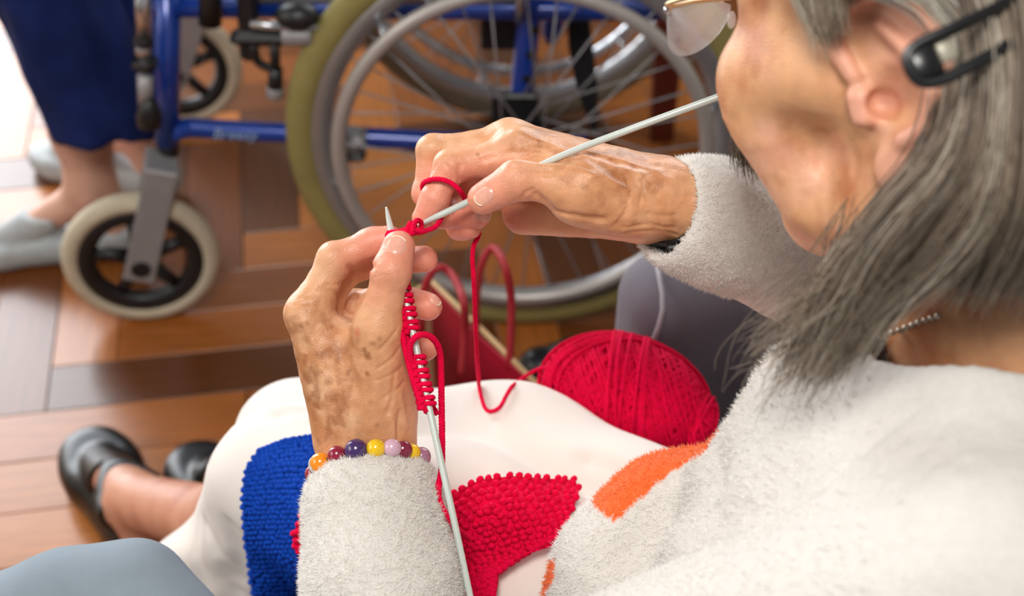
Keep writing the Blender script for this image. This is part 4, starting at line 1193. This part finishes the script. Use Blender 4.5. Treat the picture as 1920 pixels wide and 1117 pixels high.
def strands(name, guides, n, rad, thick, jit, tones, seed, wave=.0015):
    rng = np.random.default_rng(seed); m = MB(); K = 16
    gs = []
    for g in guides:
        g = catmull(g, 8)
        s = np.concatenate([[0], np.cumsum(np.linalg.norm(np.diff(g, axis=0), axis=1))]); t = np.linspace(0, s[-1], K)
        gs.append(np.stack([np.interp(t, s, g[:, k]) for k in range(3)], 1))
    gs = np.array(gs); ng = len(gs)
    lumps = rng.random(60)
    u = rng.random(n) * (ng - 1); a = np.minimum(u.astype(int), ng - 2); fr = (u - a)[:, None, None]
    p = gs[a] * (1 - fr) + gs[a + 1] * fr
    tt = np.linspace(0, 1, K)[None, :, None]
    p = p + (V_ * (rng.uniform(-.25, 1, (n, 1)) * thick) + rng.normal(0, jit, (n, 3)))[:, None] + rng.normal(0, jit * 1.6, (n, 1, 3)) * tt ** 2
    p = p + wave * np.sin(tt * rng.uniform(4, 9, (n, 1, 1)) + rng.random((n, 1, 3)) * 6.28)
    idx = np.linspace(0, 1, K)[None] * (K - 1) * rng.uniform(.72, 1.0, (n, 1)); i0 = np.floor(idx).astype(int); i1 = np.minimum(i0 + 1, K - 1); f = (idx - i0)[..., None]
    ii = np.arange(n)[:, None]
    p = p[ii, i0] * (1 - f) + p[ii, i1] * f
    T = np.gradient(p, axis=1); T /= np.maximum(np.linalg.norm(T, axis=2, keepdims=True), 1e-9)
    A = np.cross(T, V_); A /= np.maximum(np.linalg.norm(A, axis=2, keepdims=True), 1e-9); B = np.cross(T, A)
    r = rad * rng.uniform(.6, 1.3, (n, 1, 1)) * (1 - .75 * tt ** 2)
    Vs = np.stack([p + r * (math.cos(w) * A + math.sin(w) * B) for w in (0, 2.094, 4.189)], 2).reshape(-1, 3)
    k0 = (np.arange(n)[:, None] * K + np.arange(K - 1)[None]).reshape(-1, 1) * 3
    Fs = np.concatenate([np.concatenate([k0 + j, k0 + (j + 1) % 3, k0 + 3 + (j + 1) % 3, k0 + 3 + j], 1) for j in range(3)])
    w = lumps[(u / (ng - 1) * 59).astype(int)]
    ci = np.minimum(((.65 * w + .35 * rng.random(n)) * len(tones)).astype(int), len(tones) - 1)
    Cs = np.repeat(np.array(tones)[ci] * rng.uniform(.75, 1.25, (n, 1)), K * 3, 0)
    o = link_mesh(name, Vs, Fs, M['hair'], hair_o, True, Cs)
    o['kind'] = 'stuff'; return o
TN = [lin(78, 66, 56)[:3], lin(110, 95, 81)[:3], lin(136, 120, 104)[:3], lin(160, 145, 128)[:3], lin(194, 184, 168)[:3]]
TW = [lin(150, 140, 124)[:3], lin(186, 178, 164)[:3], lin(214, 212, 202)[:3]]
strands('hair_strands', G(
    [(1745, -60, .60), (1805, 60, .592), (1805, 170, .586), (1775, 270, .588), (1690, 370, .602), (1600, 480, .625), (1545, 580, .645), (1475, 720, .655)],
    [(1780, -70, .59), (1830, 60, .580), (1830, 200, .575), (1795, 320, .580), (1690, 440, .598), (1630, 540, .622), (1570, 630, .64), (1520, 730, .65)],
    [(1790, -80, .58), (1840, 60, .572), (1845, 220, .566), (1815, 360, .572), (1740, 470, .592), (1655, 560, .618), (1605, 640, .632), (1560, 720, .64)],
    [(1840, -80, .575), (1880, 60, .566), (1880, 240, .560), (1860, 390, .568), (1775, 500, .588), (1685, 570, .612), (1630, 620, .628), (1600, 660, .635)],
    ), 3600, .00042, .035, .0022, TN, 5)
strands('hair_strands', G(
    [(1840, -80, .575), (1880, 60, .566), (1880, 240, .560), (1860, 390, .568), (1830, 460, .588), (1800, 520, .606), (1780, 560, .62)],
    [(1890, -80, .572), (1930, 60, .562), (1930, 240, .556), (1915, 390, .565), (1880, 480, .584), (1850, 535, .604), (1830, 570, .62)],
    [(1950, -80, .575), (1990, 60, .565), (1990, 240, .560), (1980, 390, .568), (1950, 480, .586), (1930, 530, .606), (1915, 565, .62)],
    [(2010, -80, .58), (2050, 60, .572), (2050, 240, .568), (2040, 390, .576), (2020, 480, .594), (2005, 530, .610), (1995, 560, .622)],
    ), 2600, .00042, .03, .0024, TN, 6)
strands('hair_strands', G(                                     # over the top of the ear
    [(1480, -110, .640), (1540, -60, .618), (1620, -30, .606), (1710, -8, .596), (1775, 50, .590), (1800, 150, .584)],
    [(1500, -140, .640), (1570, -90, .612), (1650, -60, .600), (1745, -30, .590), (1815, 40, .580), (1835, 150, .574)],
    [(1540, -150, .640), (1620, -100, .608), (1700, -70, .592), (1790, -40, .582), (1850, 30, .570), (1860, 150, .564)],
    ), 1300, .00042, .012, .0016, TW, 7, .001)
strands('hair_strands', G(                                     # wisps in front of the ear
    [(1440, -120, .650), (1470, -60, .642), (1500, 0, .638), (1525, 50, .638), (1540, 95, .640)],
    [(1480, -120, .645), (1520, -60, .634), (1550, 0, .630), (1560, 40, .632), (1568, 85, .636)],
    [(1520, -120, .635), (1555, -60, .624), (1574, -10, .622), (1582, 25, .624), (1582, 55, .628)],
    ), 700, .0004, .008, .0016, TN[2:], 8, .001)
strands('hair_strands', G(                                     # the other side, seen past the cheek
    [(1420, 120, .80), (1395, 200, .80), (1385, 260, .80), (1392, 320, .80)],
    [(1450, 120, .79), (1430, 200, .79), (1415, 270, .79), (1420, 340, .79)],
    ), 400, .0004, .012, .0016, TN[:3], 9, .001)
strands('hair_strands', G(                                     # loose ends
    [(1640, 430, .630), (1570, 530, .645), (1500, 610, .655), (1450, 690, .66), (1445, 760, .66)],
    [(1660, 450, .625), (1590, 540, .640), (1520, 590, .650), (1450, 620, .655), (1415, 650, .66)],
    [(1640, 520, .625), (1590, 600, .637), (1560, 670, .645), (1520, 720, .65), (1500, 760, .652)],
    ), 260, .0004, .02, .006, TN[1:4], 10, .004)

# glasses: half-frame lenses low on the nose
M['gold'] = mat('gold_wire', lin(196, 172, 130), .25, .8, .05)
M['lens'] = mat('lens', (.95, .93, .95, 1), .04, alpha=.22, var=0, spec=.6)
gl = thing('reading_glasses', 'half-frame reading glasses with thin gold wire on the face of the grey-haired woman', 'glasses', H3(.118, .010, 0))
for s in (1, -1):
    c0 = np.array([.112, .0155, .034 * s])
    pts = []
    for k in range(25):
        a = math.pi + math.pi * k / 24
        pts.append((c0[0] + .002 - .010 * (abs(math.cos(a)) ** 2) * .6, c0[1] + .0215 * math.sin(a), c0[2] + .025 * math.cos(a)))
    top = [(c0[0] - .004 * abs(-1 + 2 * k / 8) , c0[1] + .002, c0[2] + .025 * (1 - 2 * k / 8)) for k in range(1, 8)]
    loop = np.array([H3(*q) for q in pts + top])
    n = len(loop); cc = loop.mean(0)
    m = MB(); nv = HF
    m.add(np.concatenate([loop - nv * .0008, loop + nv * .0008, [cc - nv * .0016, cc + nv * .0012]]),
          [(i, (i + 1) % n, n + (i + 1) % n, n + i) for i in range(n)] + [((i + 1) % n, i, 2 * n) for i in range(n)] + [(n + i, n + (i + 1) % n, 2 * n + 1) for i in range(n)])
    m.build('lens', M['lens'], gl)
    MB().tube([H3(c0[0] - .004 * abs(-1 + 2 * k / 8), c0[1] + .003, c0[2] + .026 * (1 - 2 * k / 8)) for k in range(9)], .0012, 8).build('frame_bar', M['gold'], gl)
    MB().tube(catmull([H3(.107, .0185, .060 * s), H3(.100, .022, .068 * s), H3(.06, .033, .076 * s), H3(.01, .042, .079 * s), (H3(-.02, .036, .080 * s)), H3(-.032, .014, .080 * s)], 6), .0013, 8).build('temple', M['gold'], gl)
    MB().ell(H3(.1075, .0175, .0605 * s), (.0022, .0022, .0022)).build('hinge', M['chrome'], gl)
    MB().ell(H3(.105, .009, .0115 * s), (.0022, .0050, .0032), HA).build('nose_pad', M['lens'], gl)
MB().tube(catmull([H3(.112, .0165, .010), H3(.114, .0215, 0), H3(.112, .0165, -.010)], 6), .0012, 8).build('bridge', M['gold'], gl)

# hair clip
M['clip_black'] = mat('clip_black', lin(14, 14, 18), .35, var=.1, coat=.15)
cd = .553
M['spring'] = mat('clip_spring', lin(168, 162, 146), .45, .2)
clip = thing('hair_clip', 'long black plastic hair clip holding back the grey hair', 'hair clip', P(1740, 120, cd))
path = [P(1980, -55, cd + .012), P(1880, 8, cd + .004), P(1790, 52, cd), P(1722, 84, cd), P(1702, 112, cd), P(1722, 150, cd), P(1762, 150, cd), P(1830, 118, cd + .001), P(1910, 72, cd + .005), P(2010, 10, cd + .014)]
MB().tube(catmull(path, 6), .0024, 10, flat=(1, 1.2)).build('rail', M['clip_black'], clip)
e1 = nrm(P(1790, 52, cd) - P(1722, 84, cd)); e2 = nrm(np.cross(V_, e1))
MB().box(P(1733, 118, cd - .001), (.0125, .0135, .0045), (e1, e2, V_), .4).build('end_block', M['clip_black'], clip)
MB().box(P(1773, 92, cd + .002), (.007, .0095, .002), (e1, e2, V_), .3).build('spring', M['spring'], clip)

# necklace
M['silver'] = mat('silver', lin(214, 210, 200), .2, .8, .05)
nk = thing('necklace', 'fine silver bead necklace at the nape of the grey-haired woman', 'necklace', P(1690, 600, .66))
nm = lambda p: np.minimum(head(p), core(p))
row = [(1650 + 12 * k, 634 - 5.5 * k + .1 * k * k) for k in range(0, 10)]
for x, y in row:
    q, t = trace(nm, x, y, .45, .9)
    MB().ell(P(x, y, min(t[0], .70) - .002), (.0016, .0016, .0016), None, 8, 6).build('bead', M['silver'], nk)
q = [P(x, y, min(trace(nm, x, y, .45, .9)[1][0], .70) - .001) for x, y in row]
MB().tube(q, .0005, 5).build('chain', M['silver'], nk)

# watch strap on the right wrist
M['strap'] = mat('strap', lin(26, 26, 30), .5, var=.2, vscale=120, bump=.3, bscale=400)
wa = thing('wrist_watch', 'black strap of a wrist watch half under the cuff of the raised sleeve', 'watch', P(1268, 440, .885))
wc = P(1274, 397, .8905); wx = nrm(P(1330, 412, .908) - P(1240, 392, .888))
wu = nrm(U_ - wx * (U_ @ wx)); wv = np.cross(wx, wu)
n = 40; links = []
for k in range(n):
    a = 2 * math.pi * k / n
    dr = math.cos(a) * wu + math.sin(a) * wv; L = .02
    r_ = .040
    for _ in range(40):
        dd = R0((wc + dr * r_)[None].astype(np.float32))[0]
        r_ -= dd * .7
    links.append(wc + dr * (r_ + .0008))
lk = np.array(links); cdir = lk - wc; cdir /= np.linalg.norm(cdir, axis=1, keepdims=True)
bv = np.concatenate([lk + cdir * o + wx * w for o, w in ((-.0012, -.006), (.0012, -.006), (.0018, 0), (.0012, .006), (-.0012, .006))])
MB().add(bv, [(r * n + k, r * n + (k + 1) % n, ((r + 1) % 5) * n + (k + 1) % n, ((r + 1) % 5) * n + k) for r in range(5) for k in range(n)]).build('band', M['strap'], wa)
MB().box(P(1264, 460, .884), (.010, .008, .004), bev=.3).build('buckle', M['black_plastic'], wa, False)

# bead bracelet on the left wrist
BC_ = dict(orange=(238, 140, 20), red=(140, 26, 54), purple=(66, 42, 96), yellow=(232, 190, 22), pink=(206, 168, 186), maroon=(124, 28, 60), mauve=(158, 112, 136), grey=(170, 166, 160))
for k, v in BC_.items(): M['bead_' + k] = mat('bead_' + k, lin(*v), .2, var=.06, vscale=120, coat=.5)
M['elastic'] = mat('elastic', lin(30, 26, 26), .7)
br = thing('bracelet', 'bracelet of glossy round wooden beads in orange, purple, yellow and pink on a wrist', 'bracelet', P(690, 860, .88))
beads = [(601, 868, .0068, 'orange', .872), (632, 853, .0060, 'red', .866), (668, 844, .0073, 'purple', .862), (705, 841, .0062, 'yellow', .862), (735, 840, .0060, 'pink', .863),
         (756, 843, .0058, 'maroon', .868), (772, 848, .0056, 'yellow', .874), (790, 856, .0062, 'mauve', .882), (590, 888, .0062, 'red', .884),
         (604, 880, .0060, 'grey', .890), (650, 905, .0060, 'purple', .918), (690, 900, .0060, 'yellow', .925), (730, 892, .0060, 'pink', .922), (768, 878, .0060, 'maroon', .908), (620, 900, .006, 'orange', .908)]
cs = []
for x, y, r, c, d in beads:
    q = P(x, y, d); cs.append((math.atan2(y - 868 + (d - .89) * 3000, x - 690), q))
    MB().ell(q, (r, r * .96, r), None, 20, 12).build('bead', M['bead_' + c], br)
MB().ring(P(597, 874, .873), nrm(P(632, 853, .866) - P(590, 885, .884)), .0060, .0011, 24, 6).build('bead_stripe', M['bead_grey'], br)
ordr = [8, 0, 1, 2, 3, 4, 5, 6, 7, 13, 12, 11, 10, 14, 9]
MB().tube(catmull([cs[i][1] for i in ordr] + [cs[8][1]], 4), .0012, 6).build('cord', M['elastic'], br)
# ================================================================== needles, knitting, yarn
M['needle'] = mat('needle', lin(196, 204, 198), .32, .1, .04, vscale=40, coat=.2)
M['yarn_red'] = mat('yarn_red', lin(222, 0, 62), .9, var=.2, vscale=300, bump=.6, bscale=1500, bdist=.0006, spec=.15)
M['yarn_blue'] = mat('yarn_blue', lin(10, 66, 170), .85, var=.2, vscale=250, bump=.6, bscale=1500, bdist=.0006, spec=.15)
NR = .0021
def needle(pts, label, end=None):
    c = catmull(pts, 10)
    n = thing('knitting_needle', label, 'needle', c[len(c) // 2])
    r = np.full(len(c), NR); s = np.concatenate([[0], np.cumsum(np.linalg.norm(np.diff(c, axis=0), axis=1))])
    c2 = resample(c, .0012); s2 = np.linspace(0, s[-1], len(c2))
    r2 = np.where(s2 < .014, NR * np.sqrt(np.clip(.06 + .94 * s2 / .014, 0, 1)), NR)
    MB().tube(c2, r2, 14).build('shaft', M['needle'], n)
    MB().ell(c2[-1], (.0045, .0045, .0045), None, 14, 8).build('end_knob', M['needle'], n)
    return c2
ln = needle([P(724, 388, .884), P(754, 528, .869), P(806, 770, .858), P(850, 970, .850), P(881, 1117, .845), P(905, 1230, .842)],
            'pale grey knitting needle standing upright, carrying the row of red stitches')
rn = needle([P(782, 423, .878), P(880, 377, .874), P(1040, 298, .860), P(1180, 243, .850), P(1335, 186, .842), P(1420, 155, .838)],
            'pale grey knitting needle slanting from the raised hand up towards the face')

work = thing('knitting_in_progress', 'narrow strip of red knitting hanging from the upright needle', 'knitting', P(775, 660, .87))
nx, ny, nd = proj(ln)
def at_needle(y, dx=0., dd=0.):
    i = int(np.argmin(np.abs(ny - y))); return P(nx[i] + dx, ny[i], nd[i] + dd)
def needle_dir(y):
    i = int(np.argmin(np.abs(ny - y))); i = min(max(i, 2), len(ln) - 3); return nrm(ln[i + 2] - ln[i - 2])
lm = MB()
ys = list(np.arange(531, 625, 12.6)) + list(np.arange(672, 772, 12.6))
for k, y in enumerate(ys):
    c = at_needle(y); t = needle_dir(y); a = nrm(np.cross(t, V_)); b = np.cross(t, a)
    pts = []
    for j in range(13):
        th = math.pi * (.0 + 1.0) * (j / 12 * 1.5 - .25)
        pts.append(c + (math.cos(th) * a * .0036 + math.sin(th) * -b * .0036) * (1.0) + t * .0016 * (j / 12 - .5))
    side = nrm(R_ * -1 + U_ * -.1)
    pts = [c + side * .0065 + V_ * .001 - t * .0012] + pts + [c + side * .0065 + V_ * .002 + t * .0012]
    lm.tube(catmull(pts, 3), .00165, 7)
lm.build('stitch_loops', M['yarn_red'], work)['kind'] = 'stuff'
# strip of knitted fabric beside the needle: two columns of chain stitches over a body
sm = MB()
edge = [(747, 530), (746, 565), (750, 600), (757, 640), (766, 680), (776, 715), (788, 748), (800, 772)]
ec = catmull([np.array([x, y, 0.]) for x, y in edge], 6)
for x0, dd0, r0 in ((0, -.0005, .0020), (6, .0025, .0021), (2, .0048, .0022)):
    pth = [P(x + x0, y, float(np.interp(y, ny, nd)) + dd0) for x, y, _ in ec]
    plied(sm, pth, r0, .0062, 3, .0009, 6)
for j in range(3):                                       # lower rows hanging behind
    pth = [P(x + 4 + 6 * j + 4 * math.sin(y * .05), y + 4, float(np.interp(y, ny, nd)) + .006 + .003 * j) for x, y, _ in ec[4:]]
    plied(sm, pth, .0021, .0062, 3, .0009, 6)
sm.build('fabric_edge', M['yarn_red'], work)['kind'] = 'stuff'
# first loops around both needle tips
tm = MB()
tips = [[(733, 452, .868), (727, 444, .868), (728, 437, .868), (745, 434, .868), (765, 436, .866), (785, 436, .867), (800, 432, .869), (815, 426, .873), (824, 416, .878), (830, 400, .886)],
        [(726, 450, .870), (735, 447, .862), (750, 445, .862), (765, 441, .864), (778, 436, .866)],
        [(762, 440, .866), (766, 424, .866), (771, 418, .868), (778, 424, .872), (776, 438, .872)],
        [(772, 440, .864), (776, 422, .864), (782, 413, .868), (790, 418, .874), (788, 434, .876)],
        [(765, 432, .868), (775, 430, .865), (790, 434, .866), (800, 432, .870)],
        [(727, 438, .880), (740, 443, .880), (745, 436, .876), (760, 430, .872), (775, 428, .872)]]
for t in tips: plied(tm, catmull([P(*q) for q in t], 8), .00165, .0062, 3, .0008, 6)
tm.build('tip_loops', M['yarn_red'], work)
# working yarn: round the index finger, down to the lap, on to the ball
ym = MB()
idx = RH['index'][0]; ia, ib = idx[1], idx[2]; mid = ia + (ib - ia) * .52; idir = nrm(ib - ia)
a = nrm(np.cross(idir, V_)); b = np.cross(idir, a)
loop = []
for k in range(15):
    th = math.radians(-160 + 225 * k / 14)
    dr = math.cos(th) * a + math.sin(th) * b
    q = mid + dr * .02
    for _ in range(30):
        q = q - dr * R0(q[None].astype(np.float32))[0] * .7
    loop.append(q + dr * .0012)
front = sorted([(proj(q[None])[2][0], i) for i, q in enumerate(loop)])
yp = [P(826, 414, .884), P(815, 392, .897), P(796, 362, .893), P(794, 346, .884), P(806, 337, .874), P(826, 336, .8705), P(846, 343, .871), P(860, 355, .873), P(868, 366, .882), P(876, 382, .896), P(884, 405, .916), P(885, 432, .914)]
for i, q in enumerate(yp):                                # keep the yarn outside the skin
    for _ in range(12):
        d = R0(q[None].astype(np.float32))[0]
        if d < .0013: q = q + grad(R0, q[None].astype(np.float32), .002)[0] * (.0014 - d)
    yp[i] = q
tw = lambda p: trousers(p)
lap = [P(x, y, float(trace(tw, x, y, .8, 1.6)[1][0]) - .005) for x, y in ((899, 722), (903, 745), (910, 765), (922, 771), (938, 762), (950, 740), (962, 722))]
down = [P(886, 470, .918), P(889, 540, .930), P(892, 620, .97), P(895, 680, 1.02)]
yc = catmull(yp + down + lap, 8)
for _ in range(6):
    dt = trousers(yc.astype(np.float32)); gt = grad(trousers, yc.astype(np.float32), .002)
    yc = yc + gt * np.clip(.0028 - dt, 0, .02)[:, None]
yc = np.concatenate([yc[:90], catmull(yc[90::4], 4)]) if len(yc) > 100 else yc
lap[-1] = yc[-1]
plied(ym, yc, .00165, .0066, 3, .0010, 6)
ball_c = P(1172, 742, 1.175)
tail = [lap[-1], P(985, 705, 1.16), P(1015, 690, 1.17), P(1040, 690, 1.155)]
plied(ym, catmull(tail, 6), .0017, .0066, 3, .0011, 6)
yo = ym.build('working_yarn', M['yarn_red'], None, True, P(900, 760, 1.0))
tag(yo, 'strand of red yarn running round the raised index finger down to the lap', 'yarn')
y2 = MB()
pp = [(788, 725, .866), (776, 690, .862), (768, 662, .858), (772, 640, .856), (786, 628, .857), (803, 629, .860), (817, 641, .866), (825, 662, .872), (827, 700, .875), (828, 760, .875), (829, 830, .875), (828, 880, .872), (822, 915, .868), (826, 945, .866), (850, 985, .870), (880, 1010, .90)]
plied(y2, catmull([P(*q) for q in pp], 8), .0021, .0060, 3, .0009, 6)
yo2 = y2.build('yarn_tail', M['yarn_red'], None, True, P(828, 760, .9))
tag(yo2, 'thick red yarn end looping past the little finger and hanging beside the upright needle', 'yarn')

# ball of yarn
ball = thing('yarn_ball', 'plump skein of crimson red wool lying between the cream trousers and the grey armrest', 'yarn ball', ball_c - UP * .05)
bx = nrm(P(1305, 785, 1.165) - P(1040, 700, 1.185)); bz = nrm(-V_ + bx * (V_ @ bx)); by = np.cross(bz, bx)
BA, RB = np.stack([bx, by, bz]), np.array([.069, .047, .046])
MB().ell(ball_c, RB * .965, BA, 40, 24).build('core', M['yarn_red'], ball)
wm = MB(); rng = np.random.default_rng(4)
fam = [(35, 20), (-38, 60), (20, 130), (-25, 170), (62, 95), (8, 0)]
for fi, (tilt, spin) in enumerate(fam):
    cnt = 34 if fi < 4 else 9
    for k in range(cnt):
        tl = math.radians(tilt + rng.normal(0, 3)); spn = math.radians(spin + rng.normal(0, 4))
        n = nrm(math.cos(tl) * np.array([1, 0, 0]) + math.sin(tl) * np.array([0, math.cos(spn), math.sin(spn)]))
        off = (-.80 + 1.6 * (k + rng.random() * .7) / cnt) if fi < 4 else (rng.uniform(-.25, .25))
        u = nrm(np.cross(n, [.1, .9, .3])); w = np.cross(n, u)
        rr = math.sqrt(max(0, 1 - off * off)); th = np.arange(44) * 2 * math.pi / 44
        lift = 1.0 + .012 * fi + rng.uniform(-.006, .008) + (.03 if fi >= 4 else 0)
        pts = (off * n + rr * (np.cos(th)[:, None] * u + np.sin(th)[:, None] * w)) * lift
        pts = pts * RB
        wm.tube(ball_c + pts @ BA, .0014 * rng.uniform(.85, 1.15), 5, closed=True)
wm.build('windings', M['yarn_red'], ball)['kind'] = 'stuff'
em = MB()
ec0 = ball_c + bx * .066 + by * -.004 + bz * .004
for k in range(26):
    d = nrm(rng.normal(0, 1, 3)); u = nrm(np.cross(d, [.3, .2, .9])); w = np.cross(d, u)
    th = np.arange(22) * 2 * math.pi / 22
    sc = np.array([.013, .026, .024])
    pts = (np.cos(th)[:, None] * u + np.sin(th)[:, None] * w) * rng.uniform(.75, 1.05) * sc
    em.tube(ec0 + pts @ BA, .0016, 5, closed=True)
em.ell(ec0, (.010, .021, .020), BA)
em.build('end_tuft', M['yarn_red'], ball)

# ---- knitted pieces on the lap
def knit_sheet(name, label, poly_rows, lift, m, step, bump_r, seed, base=None, field=None, bulge=None):
    """poly_rows: rows of pixel points; the cloth lies on what is below it"""
    rng = np.random.default_rng(seed)
    rows = [np.array(r, float) for r in poly_rows]
    rr = []
    for r in rows:
        s = np.concatenate([[0], np.cumsum(np.linalg.norm(np.diff(r, axis=0), axis=1))]); t = np.linspace(0, s[-1], 41)
        rr.append(np.stack([np.interp(t, s, r[:, 0]), np.interp(t, s, r[:, 1])], 1))
    rr = np.array(rr); nr = len(rr)
    cum = np.concatenate([[0], np.cumsum(np.linalg.norm(np.diff(rr, axis=0), axis=2).mean(1))])
    V0 = np.interp(np.linspace(0, cum[-1], 41), cum, np.arange(nr)); i0 = np.minimum(np.floor(V0).astype(int), nr - 2); f = (V0 - i0)[:, None, None]
    g = rr[i0] * (1 - f) + rr[i0 + 1] * f
    fl = field or trousers
    pts, t = trace(fl, g[..., 0].ravel(), g[..., 1].ravel(), .5, 1.5)
    t = t.reshape(41, 41)
    for _ in range(6):
        tp = np.pad(t, 1, mode='edge')
        t = np.minimum(t, (tp[:-2, 1:-1] + tp[2:, 1:-1] + tp[1:-1, :-2] + tp[1:-1, 2:]) / 4)
    t = t - lift
    if bulge is not None: t = t - bulge(g[..., 0], g[..., 1])
    S = np.stack([P(x, y, d) for x, y, d in zip(g[..., 0].ravel(), g[..., 1].ravel(), t.ravel())]).reshape(41, 41, 3)
    n = np.cross(np.gradient(S, axis=0), np.gradient(S, axis=1)); n /= np.maximum(np.linalg.norm(n, axis=2, keepdims=True), 1e-12)
    if (n @ V_).mean() > 0: n = -n
    root = thing(name, label, 'knitting', S[20, 20] - UP * .0)
    Vv = np.concatenate([S.reshape(-1, 3) + (n * .0005).reshape(-1, 3), S.reshape(-1, 3) - (n * .0035).reshape(-1, 3)])
    k = 41; F = []
    for i in range(40):
        for j in range(40):
            a = i * k + j; F += [(a, a + 1, a + k + 1, a + k), (a + k + k * k, a + k + 1 + k * k, a + 1 + k * k, a + k * k)]
    bd = [i for i in range(k)] + [i * k + k - 1 for i in range(1, k)] + [k * k - 1 - i for i in range(1, k)] + [i * k for i in range(k - 2, 0, -1)]
    for a, b in zip(bd, bd[1:] + bd[:1]): F.append((a, b, b + k * k, a + k * k))
    link_mesh('cloth', Vv, F, m, root)
    lenv = np.linalg.norm(np.diff(S, axis=0), axis=2).sum(0).mean(); lenu = np.linalg.norm(np.diff(S, axis=1), axis=2).sum(1).mean()
    nv, nu = int(lenv / step), int(lenu / (step * 1.15))
    sm = MB()
    def samp(u, v):
        u, v = np.clip(u, 0, 1) * 40, np.clip(v, 0, 1) * 40; i, j = int(min(v, 39)), int(min(u, 39)); fv, fu = v - i, u - j
        b = lambda A: (A[i, j] * (1 - fu) + A[i, j + 1] * fu) * (1 - fv) + (A[i + 1, j] * (1 - fu) + A[i + 1, j + 1] * fu) * fv
        return b(S), nrm(b(n))
    for i in range(nv + 1):
        for j in range(nu + 1):
            u, v = (j + (.5 if i % 2 else 0)) / nu, i / nv
            if u > 1.01: continue
            p, q = samp(u + rng.normal(0, .12) / nu, v + rng.normal(0, .12) / nv)
            p2, _ = samp(min(u + .02, 1), v); p1, _ = samp(max(u - .02, 0), v)
            e = nrm(p2 - p1); w = np.cross(q, e); a = rng.normal(0, .45)
            e2 = math.cos(a) * e + math.sin(a) * w; w2 = np.cross(q, e2)
            sm.ell(p + q * .0014, (bump_r * 1.08, bump_r * .88, bump_r * 1.0), (e2, w2, q), 8, 4)
    o = sm.build('stitches', m, root); o['kind'] = 'stuff'
    return root
knit_sheet('blue_knitting', 'royal blue knitted piece spread over the cream trouser knee', [
    [(488, 845), (540, 826), (600, 818), (680, 822), (780, 870), (812, 905)],
    [(464, 880), (540, 870), (600, 868), (690, 880), (790, 910), (818, 935)],
    [(457, 930), (540, 930), (610, 930), (700, 935), (790, 945), (820, 955)],
    [(462, 1010), (540, 1010), (610, 1010), (700, 1010), (780, 1010), (822, 1000)],
    [(478, 1140), (550, 1140), (620, 1140), (700, 1140), (780, 1130), (830, 1110)]], .007, M['yarn_blue'], .0052, .0029, 1)
knit_sheet('red_knitting', 'crimson knitted piece bunched on the lap beside the sweater front', [
    [(800, 975), (850, 925), (900, 900), (960, 893), (1030, 898), (1078, 900)],
    [(800, 1000), (860, 955), (910, 935), (960, 925), (1030, 925), (1086, 922)],
    [(800, 1030), (860, 1000), (910, 985), (960, 970), (1020, 965), (1072, 960)],
    [(812, 1075), (860, 1055), (900, 1046), (940, 1042), (1000, 1026), (1046, 1008)],
    [(826, 1120), (860, 1110), (890, 1100), (915, 1090), (925, 1075), (932, 1056)],
    [(840, 1165), (860, 1165), (880, 1165), (900, 1160), (916, 1150), (926, 1125)]], .014, M['yarn_red'], .0043, .0028, 2,
    bulge=lambda x, y: .022 * np.exp(-((x - 950) / 110) ** 2 - ((y - 950) / 70) ** 2))
knit_sheet('red_knitting', 'small crimson knitted corner peeping out between the blue knitting and the sleeve', [
    [(566, 966), (580, 968), (600, 972), (640, 975)],
    [(552, 995), (575, 995), (600, 996), (640, 996)],
    [(556, 1025), (580, 1030), (605, 1030), (640, 1030)],
    [(575, 1055), (590, 1066), (610, 1066), (640, 1066)]], .016, M['yarn_red'], .0050, .0028, 3)
